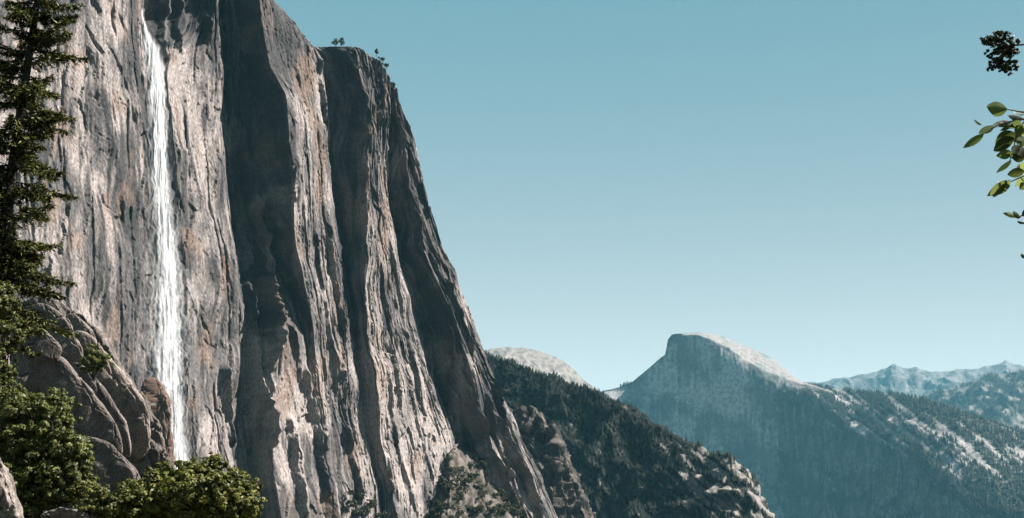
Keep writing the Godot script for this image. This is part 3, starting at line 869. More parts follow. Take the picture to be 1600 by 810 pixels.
func build_mountains():
	var tree_a := small_conifer(3)
	# farthest peaks
	var crest := [Vector3(1200, 600, 16500), Vector3(1280, 598, 16400), Vector3(1300, 592, 16300), Vector3(1322, 588, 16200), Vector3(1345, 587, 16100), Vector3(1370, 583, 16000), Vector3(1384, 576, 16000), Vector3(1392, 567, 16000), Vector3(1400, 565, 16000), Vector3(1408, 571, 16000), Vector3(1420, 576, 16000), Vector3(1433, 575, 15900), Vector3(1446, 580, 15900), Vector3(1475, 582, 15900), Vector3(1495, 577, 15900), Vector3(1510, 575, 15900), Vector3(1530, 577, 15900), Vector3(1550, 573, 15800), Vector3(1562, 568, 15800), Vector3(1573, 562, 15800), Vector3(1585, 567, 15800), Vector3(1600, 573, 15800), Vector3(1650, 580, 15800), Vector3(1750, 585, 15800)]
	var g := massif([shifted(crest, 130, -3800), shifted(crest, 40, -1300), crest, shifted(crest, 40, 1500)], 330, 26, [170.0, 1500.0, 60.0, 320.0, 1.0], 21,
		func(px, py, p, n): return Color(0.05, 0.053, 0.05).lerp(Color(0.10, 0.098, 0.095), smoothstep(-0.1, 0.25, blotch(px, py, 0.035, 0.07) + clampf((590.0 - py) * 0.012, -0.3, 0.25))))
	mountain(g, "mountains", M.far_rock, "farthest hazy peaks on the horizon at the right")
	# wooded hill before them
	crest = [Vector3(1380, 650, 11600), Vector3(1420, 628, 11400), Vector3(1450, 616, 11200), Vector3(1475, 608, 11000), Vector3(1500, 602, 10900), Vector3(1550, 587, 10700), Vector3(1600, 579, 10500), Vector3(1700, 572, 10300)]
	g = massif([shifted(crest, 170, -2600), shifted(crest, 60, -1000), crest, shifted(crest, 40, 1100)], 180, 26, [90.0, 900.0, 25.0, 200.0, 1.0], 23,
		func(px, py, p, n): return Color(0.03, 0.033, 0.026).lerp(Color(0.13, 0.125, 0.117), smoothstep(0.12, 0.4, blotch(px, py, 0.04, 0.06, 30.0) + 0.25 * smoothstep(1500.0, 1450.0, px))))
	mountain(g, "hills", M.far_land, "hazy wooded hill at the right edge under the far peaks")
	wood("forest", "far hazy conifer wood on the right hand hill", wood_spots(g, 9000, func(px, py, n, v): return smoothstep(0.3, 0.0, blotch(px, py, 0.04, 0.06, 30.0) + 0.25 * smoothstep(1500.0, 1450.0, px))), 20.0, 34.0, tree_a)
	lap("  far peaks")
	# the half dome
	var brow := [Vector3(915, 628, 8250), Vector3(945, 613, 8200), Vector3(968, 608, 8150), Vector3(988, 601, 8050), Vector3(1000, 590, 7980), Vector3(1018, 575, 7930), Vector3(1033, 562, 7880), Vector3(1040, 557, 7850), Vector3(1044, 532, 7830), Vector3(1050, 524, 7815), Vector3(1060, 523, 7800), Vector3(1092, 524, 7730), Vector3(1110, 530, 7700), Vector3(1140, 544, 7650), Vector3(1170, 565, 7600), Vector3(1200, 583, 7540), Vector3(1225, 592, 7500), Vector3(1255, 600, 7430), Vector3(1300, 612, 7330), Vector3(1345, 650, 7230)]
	var sky_edge := [Vector3(915, 625, 8350), Vector3(945, 610, 8300), Vector3(968, 605, 8250), Vector3(988, 597, 8150), Vector3(1000, 587, 8080), Vector3(1018, 572, 8030), Vector3(1033, 559, 7960), Vector3(1040, 555, 7920), Vector3(1044, 531, 7890), Vector3(1050, 523, 7880), Vector3(1060, 521.5, 7900), Vector3(1092, 520, 7960), Vector3(1110, 521, 8000), Vector3(1130, 526, 8030), Vector3(1150, 535, 8060), Vector3(1170, 543, 8080), Vector3(1190, 551, 8090), Vector3(1205, 559, 8100), Vector3(1218, 569, 8100), Vector3(1230, 579, 8080), Vector3(1243, 590, 8030), Vector3(1255, 597, 7950), Vector3(1300, 609, 7700), Vector3(1345, 646, 7500)]
	var face := []
	var foot := []
	for q in brow:
		var steep: float = smoothstep(975.0, 1045.0, q.x)
		face.append(Vector3(q.x, maxf(q.y + 20, lerpf(640, 660, steep)), q.z - lerpf(420, 60, steep)))
		foot.append(Vector3(q.x, lerpf(720, 745, steep), q.z - lerpf(800, 190, steep)))
	g = massif([shifted(foot, 140, -450), foot, face, brow, sky_edge, shifted(sky_edge, 70, 900)], 400, 40, [9.0, 330.0, 5.0, 110.0, 0.25], 25, dome_tone)
	mountain(g, "mountain", M.far_rock, "sheer half dome of granite with a bright rounded right shoulder")
	wood("forest", "thin conifer wood on the saddle left of the sheer dome", wood_spots(g, 5000, func(px, py, n, v): return smoothstep(1012.0, 960.0, px) * smoothstep(596.0, 604.0, py) * (0.0 if white_slab(px, py) > 0.35 else 1.0) * smoothstep(670.0, 640.0, py)), 18.0, 30.0, tree_a)
	lap("  dome")
	# the long shoulder to the right of it
	crest = [Vector3(1215, 601, 8000), Vector3(1255, 602, 7872), Vector3(1300, 606, 7528), Vector3(1350, 613, 7164), Vector3(1400, 616, 6806), Vector3(1440, 624, 6508), Vector3(1500, 644, 6174), Vector3(1560, 664, 6048), Vector3(1600, 676, 5964), Vector3(1720, 712, 5796)]
	var lip := [Vector3(1215, 612, 7450), Vector3(1255, 614, 7304), Vector3(1280, 626, 7108), Vector3(1310, 650, 6880), Vector3(1340, 676, 6655), Vector3(1370, 684, 6415), Vector3(1400, 696, 6180), Vector3(1430, 716, 5948), Vector3(1460, 738, 5721), Vector3(1500, 760, 5518), Vector3(1545, 774, 5392), Vector3(1600, 790, 5250), Vector3(1720, 830, 4956)]
	g = massif([shifted(lip, 330, -520), shifted(lip, 110, -150), lip, crest, shifted(crest, 50, 900)], 430, 40, [24.0, 420.0, 9.0, 110.0, 0.6], 27, shoulder_tone)
	mountain(g, "mountain_shoulder", M.far_rock, "long wooded shoulder with pale granite streaks right of the dome")
	wood("forest", "conifer wood between pale granite streaks on the long shoulder", wood_spots(g, 26000, func(px, py, n, v): return smoothstep(0.34, 0.16, shoulder_bare(px, py)) * smoothstep(0.25, 0.5, n.y)), 16.0, 29.0, tree_a)
	lap("  shoulder")
	# rounded bare dome behind the dark ridge
	crest = [Vector3(700, 575, 5000), Vector3(745, 552, 5050), Vector3(766, 546, 5100), Vector3(785, 543, 5150), Vector3(820, 543.5, 5250), Vector3(850, 551, 5330), Vector3(866, 557, 5380), Vector3(880, 564, 5420), Vector3(892, 573, 5450), Vector3(902, 582, 5480), Vector3(914, 595, 5500), Vector3(928, 606, 5520), Vector3(960, 640, 5560)]
	g = massif([shifted(crest, 130, -700), shifted(crest, 45, -330), crest, shifted(crest, 60, 600)], 220, 34, [16.0, 300.0, 6.0, 60.0, 1.6], 29,
		func(px, py, p, n): return Color(0.135, 0.128, 0.121).lerp(Color(0.085, 0.085, 0.082), smoothstep(0.0, 0.6, blotch(px - py * 0.6, py + px * 0.25, 0.03, 0.08))))
	mountain(g, "granite_dome", M.far_rock, "bare rounded granite dome peeping over the dark wooded ridge")
	# dark wooded ridge
	crest = [Vector3(660, 532, 2236), Vector3(745, 546, 2132), Vector3(775, 562, 2106), Vector3(800, 569, 2080), Vector3(850, 584, 2038), Vector3(900, 601, 1996), Vector3(940, 616, 1965), Vector3(985, 639, 1924), Vector3(1030, 668, 1882), Vector3(1060, 682, 1851), Vector3(1092, 698, 1820), Vector3(1106, 709, 1804), Vector3(1120, 706, 1794), Vector3(1142, 706, 1778), Vector3(1152, 716, 1768), Vector3(1164, 736, 1757), Vector3(1180, 768, 1736), Vector3(1206, 814, 1710), Vector3(1260, 907, 1664)]
	g = massif([shifted(crest, 330, -300), shifted(crest, 130, -105), crest, shifted(crest, 60, 260)], 420, 60, [38.0, 150.0, 11.0, 30.0, 0.7], 31,
		func(px, py, p, n): return Color(0.015, 0.017, 0.013).lerp(Color(0.155, 0.143, 0.132), smoothstep(0.25, 0.5, ridge_bare(px, py))))
	mountain(g, "wooded_ridge", M.far_land, "dark wooded ridge running down to the right below the dome")
	var spots := wood_spots(g, 26000, func(px, py, n, v): return (1.0 if py < 900.0 else 0.0) * smoothstep(0.4, 0.1, ridge_bare(px, py)))
	var seen_ones := []
	var rest := []
	for p in spots:
		var nearest: bool = seen_ones.size() < 300 and rng.randf() < 0.06 and p.y > -60.0
		if nearest: seen_ones.append(p)
		else: rest.append(p)
	wood("forest", "dense dark conifer wood covering the ridge", rest, 5.0, 9.0, tree_a)
	var firsts := {}
	for p in seen_ones:
		var q := project(p)
		var rim := along(crest.map(func(c): return Vector2(c.x, c.y)), q.x)
		var spot := "on the crest line of the dark ridge" if q.y < rim + 16.0 else "among the bare rocks at the low right end of the ridge" if q.x > 1040.0 else "on the upper flank of the dark ridge" if q.y < rim + 70.0 else "low on the shaded flank of the dark ridge"
		var h := rng.randf_range(9.0, 14.0)
		var kind := ("tall dark conifer " if h > 11.5 else "smaller dark conifer ") + spot
		var o: MeshInstance3D
		if not firsts.has(kind):
			o = shape(tree_a, M.far_needles, "conifer_tree")
			firsts[kind] = tag(o, kind, "tree", "conifers " + spot)
		else:
			o = firsts[kind].duplicate()
			put(o, "conifer_tree")
		o.transform = tree_frame(p, h)
	lap("  ridge")

func white_slab(px: float, py: float) -> float:
	return smoothstep(36.0, 18.0, Vector2((px - 962.0), (py - 617.0) * 2.2).length() + blotch(px, py, 0.08, 0.08) * 12.0)

func dome_tone(px: float, py: float, p: Vector3, n: Vector3) -> Color:
	var streak := blotch(px, py, 0.10, 0.010)
	var c := Color(0.11, 0.11, 0.108).lerp(Color(0.33, 0.315, 0.30), smoothstep(-0.3, 0.5, streak * 0.45 + blotch(px, py, 0.012, 0.012, 80.0) + 0.4 * smoothstep(60.0, 20.0, Vector2(px - 1130.0, (py - 605.0) * 0.6).length())))
	c = c.lerp(Color(0.155, 0.144, 0.138).lerp(Color(0.095, 0.115, 0.11), smoothstep(0.05, 0.4, blotch(px * 0.8 - py * 0.6, px * 0.6 + py * 0.8, 0.05, 0.012, 40.0))), smoothstep(0.45, 0.75, n.y) * 0.9)
	c = c.lerp(Color(0.035, 0.04, 0.034), smoothstep(0.0, 0.3, blotch(px, py, 0.03, 0.03, 11.0)) * smoothstep(660.0, 720.0, py) * 0.7)
	var saddle := smoothstep(1005.0, 975.0, px) * (1.0 - white_slab(px, py))
	return c.lerp(Color(0.03, 0.035, 0.027), saddle * 0.85).lerp(Color(0.22, 0.21, 0.20), white_slab(px, py))

func shoulder_bare(px: float, py: float) -> float:       # bare granite runs down to the right in streaks
	var along_ := px * 0.80 + py * 0.60
	var across := py * 0.80 - px * 0.60
	var b := blotch(along_, across, 0.008, 0.085)
	var lane := 0.0
	for l in [[1330.0, 625.0, 1500.0, 735.0, 12.0], [1340.0, 670.0, 1420.0, 712.0, 9.0], [1400.0, 640.0, 1480.0, 690.0, 14.0], [1480.0, 690.0, 1560.0, 735.0, 13.0], [1530.0, 690.0, 1600.0, 720.0, 10.0], [1285.0, 608.0, 1330.0, 630.0, 8.0]]:
		var a := Vector2(l[0], l[1])
		var e := Vector2(l[2], l[3])
		var q := Geometry2D.get_closest_point_to_segment(Vector2(px, py), a, e)
		lane = maxf(lane, smoothstep(l[4] * 2.0, 0.0, q.distance_to(Vector2(px, py))))
	return b * 0.9 + lane * 0.62 - 0.15

func shoulder_tone(px: float, py: float, p: Vector3, n: Vector3) -> Color:
	var wall_ := smoothstep(0.45, 0.2, n.y)
	var c := Color(0.03, 0.033, 0.026).lerp(Color(0.185, 0.175, 0.166), smoothstep(0.2, 0.5, shoulder_bare(px, py)))
	return c.lerp(Color(0.055, 0.056, 0.054).lerp(Color(0.11, 0.108, 0.105), smoothstep(-0.2, 0.4, blotch(px, py, 0.09, 0.015))), wall_)

func ridge_bare(px: float, py: float) -> float:
	var b := blotch(px * 0.8 + py * 0.6, py * 0.8 - px * 0.6, 0.014, 0.07, 200.0)
	var zone := smoothstep(110.0, 40.0, Vector2(px - 1150.0, (py - 765.0) * 1.1).length()) * 0.5 + smoothstep(70.0, 20.0, Vector2(px - 1050.0, py - 740.0).length()) * 0.22
	return b * 0.7 + zone - 0.06

# ------------------------------------------------------------------ ground
func build_ground():
	var xs := []
	var zs := []
	for i in 121:
		var f := float(i) / 120 * 2.0 - 1.0
		xs.append(signf(f) * (absf(f) * 300.0 + pow(absf(f), 4.0) * 21000.0))
	for i in 141:
		var f := float(i) / 140
		zs.append(60.0 - f * 900.0 - pow(f, 4.0) * 24000.0)
	var nf := noise(FastNoiseLite.TYPE_SIMPLEX, 0.02, 4, 91)
	var V := PackedVector3Array()
	var C := PackedColorArray()
	zs.reverse()
	zs.reverse()
	for z in zs:
		for x in xs:
			var d := -z as float
			var near := -2.2 - 0.062 * maxf(d, 0.0) + nf.get_noise_2d(x, z) * minf(1.5, 0.3 + absf(d) * 0.01)
			var w := maxf(smoothstep(80.0, 1100.0, x), smoothstep(1500.0, 2600.0, d))
			V.append(Vector3(x, lerpf(near, -640.0, w), z))
			C.append(Color(0.10, 0.085, 0.06).lerp(Color(0.05, 0.06, 0.035), 0.5 + nf.get_noise_2d(x * 3.0, z * 3.0)))
	var o := shape(array_mesh(V, grid_normals(V, xs.size(), zs.size()), C, grid_index(xs.size(), zs.size())), M.stone, "ground")
	tag(o, "", "", "", "structure")

# the scree slope and the outcrop at the foot of the wall
func build_foot():
	var up := []
	var low := []
	for q in [Vector2(640, 850), Vector2(662, 815), Vector2(684, 775), Vector2(703, 708), Vector2(716, 688), Vector2(732, 704), Vector2(752, 730), Vector2(775, 762), Vector2(800, 795), Vector2(825, 822), Vector2(850, 848), Vector2(890, 880)]:
		var p := cliff_point(q.x, q.y, 5.0)
		up.append(Vector3(q.x, q.y, -p.z))
		low.append(Vector3(q.x, maxf(q.y + 40, 905), -p.z - 45.0 - (905 - q.y) * 0.42))
	var g := massif([shifted(low, 120, -60), low, up, shifted(up, 10, 60)], 190, 56, [9.0, 34.0, 4.5, 9.0, 0.6], 51,
		func(px, py, p, n): return Color(0.135, 0.116, 0.103).lerp(Color(0.036, 0.032, 0.026), smoothstep(-0.4, 0.2, rock_spot.get_noise_3d(p.x * 0.05, p.y * 0.05, p.z * 0.05) + 0.5 * rock_spot.get_noise_3d(p.x * 0.25, p.y * 0.25, p.z * 0.25))))
	mountain(g, "scree_slope", M.slab, "stony slope with shrubs at the foot of the cliff")
	scree = g
	var crest := [Vector3(740, 600, 1640), Vector3(790, 640, 1620), Vector3(812, 634, 1600), Vector3(826, 636, 1590), Vector3(842, 643, 1580), Vector3(858, 652, 1570), Vector3(868, 663, 1560), Vector3(876, 684, 1555), Vector3(888, 712, 1550), Vector3(898, 738, 1545), Vector3(906, 762, 1540), Vector3(920, 795, 1530), Vector3(932, 822, 1520), Vector3(970, 910, 1500)]
	var face := []
	var foot := []
	for q in crest:
		face.append(Vector3(q.x, q.y + 70, q.z - 40)); foot.append(Vector3(q.x, q.y + 280, q.z - 150))
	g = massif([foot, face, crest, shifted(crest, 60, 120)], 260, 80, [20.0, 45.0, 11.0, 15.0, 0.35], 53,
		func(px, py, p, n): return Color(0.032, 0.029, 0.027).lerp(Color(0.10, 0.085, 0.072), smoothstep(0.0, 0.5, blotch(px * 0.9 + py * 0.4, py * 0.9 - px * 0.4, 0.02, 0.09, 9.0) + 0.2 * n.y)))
	mountain(g, "rock_outcrop", M.cliff, "dark brown craggy outcrop at the right foot of the cliff")
	outcrop = g

var scree := {}
var outcrop := {}

# ------------------------------------------------------------------ foliage
# leaves gathered in clumps that sit on lobes: lobes are [centre, radius vector]
func leaf_cloud(lobes: Array, clumps: int, leaves: int, leaf: Vector2, tones: Array, seed_: int, clump_size := 0.34) -> ArrayMesh:
	var rg := RandomNumberGenerator.new()
	rg.seed = seed_
	var V := PackedVector3Array()
	var N := PackedVector3Array()
	var C := PackedColorArray()
	var I := PackedInt32Array()
	var total := 0.0
	for l in lobes: total += l[1].x * l[1].y
	for l in lobes:
		var n := maxi(3, int(clumps * l[1].x * l[1].y / total))
		var cr: float = minf(l[1].x, l[1].y) * clump_size
		for k in n:
			var dir := Vector3(rg.randfn(), rg.randfn() + 0.25, rg.randfn()).normalized()
			var sprig := rg.randf() < 0.2
			var at_: Vector3 = l[0] + dir * l[1] * (rg.randf_range(1.0, 1.28) if sprig else rg.randf_range(0.55, 1.0))
			var r := cr * (rg.randf_range(0.3, 0.7) if sprig else rg.randf_range(0.6, 1.3))
			var tint: float = rg.randf()
			for q in leaves:
				var d2 := Vector3(rg.randfn(), rg.randfn(), rg.randfn()).normalized()
				var p := at_ + d2 * r * Vector3(1.15, 0.8, 1.15) * pow(rg.randf(), 0.4)
				var nn := (d2 * 0.5 + dir * 0.35 + Vector3(rg.randfn(), rg.randfn() + 0.6, rg.randfn()) * 0.45).normalized()
				var t := nn.cross(Vector3(rg.randfn(), rg.randfn(), rg.randfn())).normalized()
				var b := nn.cross(t)
				var L := leaf.x * rg.randf_range(0.7, 1.3)
				var W := leaf.y * rg.randf_range(0.7, 1.3)
				var i := V.size()
				V.append(p - t * L * 0.5); V.append(p + b * W * 0.5 + nn * W * 0.15); V.append(p + t * L * 0.5); V.append(p - b * W * 0.5 + nn * W * 0.15)
				var sn := (nn * 0.75 + d2 * 0.35).normalized()
				var col: Color = tones[0].lerp(tones[1], clampf(tint * 0.7 + rg.randf() * 0.4, 0, 1))
				for j in 4:
					N.append(sn); C.append(col)
				I.append_array([i, i + 1, i + 2, i, i + 2, i + 3])
	return array_mesh(V, N, C, I)

func tube(st: SurfaceTool, path: Array, sides := 7):      # path of [Vector3, radius]
	var rings := []
	for i in path.size():
		var a: Vector3 = path[maxi(i - 1, 0)][0]
		var b: Vector3 = path[mini(i + 1, path.size() - 1)][0]
		var d := (b - a).normalized()
		var u := d.cross(Vector3(0.31, 0.2, 0.93)).normalized()
		var w := d.cross(u)
		var ring := []
		for k in sides:
			var t := TAU * k / sides
			ring.append(path[i][0] + (u * cos(t) + w * sin(t)) * path[i][1])
		rings.append(ring)
	for i in path.size() - 1:
		for k in sides:
			var k2 := (k + 1) % sides
			for q in [rings[i][k], rings[i + 1][k], rings[i][k2], rings[i][k2], rings[i + 1][k], rings[i + 1][k2]]: st.add_vertex(q)

func tube_mesh(paths: Array, sides := 7) -> ArrayMesh:
	var st := SurfaceTool.new()
	st.begin(Mesh.PRIMITIVE_TRIANGLES)
	st.set_smooth_group(0)
	for p in paths: tube(st, p, sides)
	st.generate_normals()
	return st.commit()

func bush(called: String, label: String, category: String, dist: float, lobes_px: Array, clumps: int, leaves: int, leaf: Vector2, tones: Array, seed_: int, foot_py: float, group := "") -> Node3D:
	var k := dist / FOCAL
	var foot := at(lobes_px[0][0], foot_py, dist)
	var root := thing(called, label, category, foot, group)
	var lobes := []
	var stems := []
	var rg := RandomNumberGenerator.new()
	rg.seed = seed_
	for l in lobes_px:
		var r: float = l[2] * k
		var c := at(l[0], l[1], dist + (l[3] if l.size() > 3 else 0.0)) - foot
		lobes.append([c, Vector3(r, r * (l[4] if l.size() > 4 else 0.85), r)])
		var m := c * 0.5 + Vector3(rg.randf_range(-0.2, 0.2), 0.1, rg.randf_range(-0.2, 0.2)) * r
		stems.append([[Vector3(0, -0.3, 0), 0.10 * r + 0.02], [m, 0.07 * r + 0.01], [c, 0.035 * r]])
		for q in 5:
			var e := c + Vector3(rg.randfn(), absf(rg.randfn()), rg.randfn()).normalized() * r * 0.85
			stems.append([[c * 0.8 + m * 0.2, 0.035 * r], [(c + e) * 0.5 + Vector3(0, 0.1 * r, 0), 0.02 * r], [e, 0.007 * r]])
	shape(tube_mesh(stems, 5), M.bark, "stems", root)
	shape(leaf_cloud(lobes, clumps, leaves, leaf, tones, seed_, 0.24), M.leaves, "foliage", root)
	return root

func build_bushes():
	var green := [Color(0.027, 0.035, 0.011), Color(0.098, 0.107, 0.031)]
	var olive := [Color(0.030, 0.036, 0.010), Color(0.118, 0.120, 0.030)]
	var bright := [Color(0.028, 0.034, 0.010), Color(0.080, 0.085, 0.023)]
	bush("oak_bush", "wide olive green oak bush at the bottom below the waterfall", "bush", 36.0,
		[[300, 800, 62, 0.5], [215, 790, 40, -0.4], [255, 765, 40, 0.2], [312, 748, 34, 0.3], [355, 765, 38, 0.0], [385, 790, 26, -0.3], [335, 725, 18, 0.4], [180, 800, 26, -0.5], [285, 742, 22, 0.2], [250, 800, 44, 0.1], [350, 800, 44, 0.1], [290, 775, 40, -0.3], [335, 770, 36, -0.4], [395, 765, 14, 0.2], [200, 765, 18, 0.2]], 1500, 46, Vector2(0.115, 0.06), olive, 101, 960)
	bush("oak_bush", "tall dark green bush in the lower left corner beside the rock slabs", "bush", 38.0,
		[[40, 690, 62, 0.8], [80, 640, 34, 0.2], [28, 640, 36, 0.5], [105, 700, 34, -0.2], [62, 752, 46, -0.3], [110, 745, 30, -0.4], [-20, 700, 60, 0.8], [128, 720, 20, -0.2], [95, 780, 26, -0.4], [20, 770, 40, 0.2], [60, 710, 50, 0.3], [40, 660, 40, 0.0], [85, 670, 34, -0.1], [10, 700, 40, 0.0], [100, 760, 40, 0.2], [130, 760, 24, 0.0], [50, 800, 40, 0.0]], 1700, 46, Vector2(0.115, 0.055), green, 102, 960)
	bush("oak_sapling", "light green rounded bush at the left edge under the conifer", "bush", 40.0,
		[[-8, 470, 34, 0.4], [8, 525, 27, -0.2], [-30, 540, 34, 0.4], [16, 480, 18, 0.0], [20, 500, 14, 0.0], [-5, 565, 26, -0.3], [-20, 590, 30, -0.5], [6, 585, 18, -0.6], [-10, 615, 36, -0.6], [8, 622, 24, -0.8]], 600, 46, Vector2(0.115, 0.055), bright, 103, 960)
	bush("low_shrub", "low leafy shrub between the two big front bushes", "bush", 35.0,
		[[150, 775, 20, 0.2], [170, 790, 18, 0.0], [140, 795, 16, 0.0]], 150, 70, Vector2(0.10, 0.05), olive, 104, 900)
	bush("ledge_shrub", "single round shrub growing from a crack in the slanting slabs", "bush", 236.0,
		[[146, 566, 19, 0.0], [134, 572, 15, 0.0], [156, 562, 14, -1.0], [142, 550, 12, 0.0]], 170, 60, Vector2(0.62, 0.26), olive, 105, 592)
	# shrubs and little trees on the scree at the foot of the wall
	var kinds := []
	for k in 5:
		var rg := RandomNumberGenerator.new()
		rg.seed = 700 + k
		var lobes := []
		for q in 4 + k % 3: lobes.append([Vector3(rg.randf_range(-0.45, 0.45), rg.randf_range(0.3, 0.75), rg.randf_range(-0.45, 0.45)), Vector3.ONE * rg.randf_range(0.28, 0.45)])
		kinds.append(leaf_cloud(lobes, 46, 20, Vector2(0.15, 0.08), [Color(0.016, 0.020, 0.009), Color(0.040, 0.042, 0.015)], 800 + k))
	var spots := []
	for s in wood_spots(scree, 16000, func(px, py, n, v): return 1.0 if py < 815.0 and blotch(px, py, 0.03, 0.045, 5.0) > lerpf(-0.05, -0.5, smoothstep(690.0, 800.0, py)) else 0.0): spots.append([s, rng.randf_range(4.0, 8.5) * (1.5 if rng.randf() < 0.15 else 1.0)])
	spots.resize(mini(spots.size(), 270))
	for s in wood_spots(outcrop, 400, func(px, py, n, v): return 0.5 if py < 820.0 and n.y > 0.35 else 0.0).slice(0, 40): spots.append([s, rng.randf_range(3.0, 8.0), 1])
	for q in [[552, 790, 9.0], [566, 775, 8.0], [578, 792, 10.0], [560, 806, 11.0], [590, 805, 9.0], [620, 578, 4.0], [545, 770, 6.0], [586, 782, 6.0], [722, 700, 9.0], [730, 712, 10.0], [718, 722, 11.0], [710, 745, 13.0], [700, 770, 14.0], [692, 790, 14.0]]:
		spots.append([cliff_point(q[0], q[1] + 6.0, 3.0), q[2]])
	var firsts := {}
	for s in spots:
		var q := project(s[0])
		var spot := "on the brown craggy outcrop right of the cliff"
		if q.x < 660.0: spot = "at the foot of the pale fluted columns"
		elif s.size() < 3 or s[2] == 0: spot = "at the upper tip of the scree slope under the dark wall" if q.y < 735.0 else "on the middle of the scree slope" if q.y < 775.0 else "on the scree slope along the bottom edge"
		var kind := ("large dark bushy shrub " if s[1] > 8.0 else "small dark shrub ") + spot
		var k := rng.randi_range(0, 4)
		var o: Node3D
		if not firsts.has(kind):
			o = shape(kinds[k], M.leaves, "cliff_shrub")
			firsts[kind] = tag(o, kind, "shrub", "shrubs " + spot)
		else:
			o = firsts[kind].duplicate()
			o.mesh = kinds[k]
			put(o, "cliff_shrub")
		o.transform = Transform3D(Basis(Vector3.UP, rng.randf() * TAU).scaled(Vector3(s[1], s[1] * rng.randf_range(0.7, 1.15), s[1])), s[0] - Vector3(0, s[1] * 0.12, 0))
	for q in [[596, 92, 5.0, "dark low shrub on the right shoulder of the cliff rim, upper of two"], [602, 102, 5.5, "dark low shrub on the right shoulder of the cliff rim, lower of two"]]:
		var o := shape(kinds[1], M.leaves, "rim_shrub")
		tag(o, q[3], "shrub", "shrubs on the cliff rim")
		o.transform = Transform3D(Basis().scaled(Vector3.ONE * q[2]), cliff_point(q[0], q[1] + 2.0, -1.0) - Vector3(0, 1.6, 0))

# trees on the rim of the cliff
func rim_tree(px: float, py: float, h_px: float, w_px: float, label: String, seed_: int):
	var p := cliff_point(px, py + 3.0, -6.0)
	var k := -p.z / FOCAL
	var root := thing("rim_pine", label, "tree", p)
	var h := h_px * k
	var w := w_px * k * 0.5
	shape(tube_mesh([[[Vector3(0, -3, 0), h * 0.04], [Vector3(h * 0.03, h * 0.5, 0), h * 0.025], [Vector3(0, h * 0.95, 0), h * 0.008]]], 5), M.bark, "trunk", root)
	var lobes := []
	var rg := RandomNumberGenerator.new()
	rg.seed = seed_
	for q in 6:
		var f := q / 5.0
		lobes.append([Vector3(rg.randf_range(-0.35, 0.35) * w, h * lerpf(0.3, 0.88, f), rg.randf_range(-0.3, 0.3) * w), Vector3(w, h * 0.2, w) * lerpf(0.95, 0.55, f)])
	shape(leaf_cloud(lobes, 90, 20, Vector2(0.9, 0.5), [Color(0.013, 0.017, 0.010), Color(0.03, 0.034, 0.017)], seed_), M.far_needles, "crown", root)

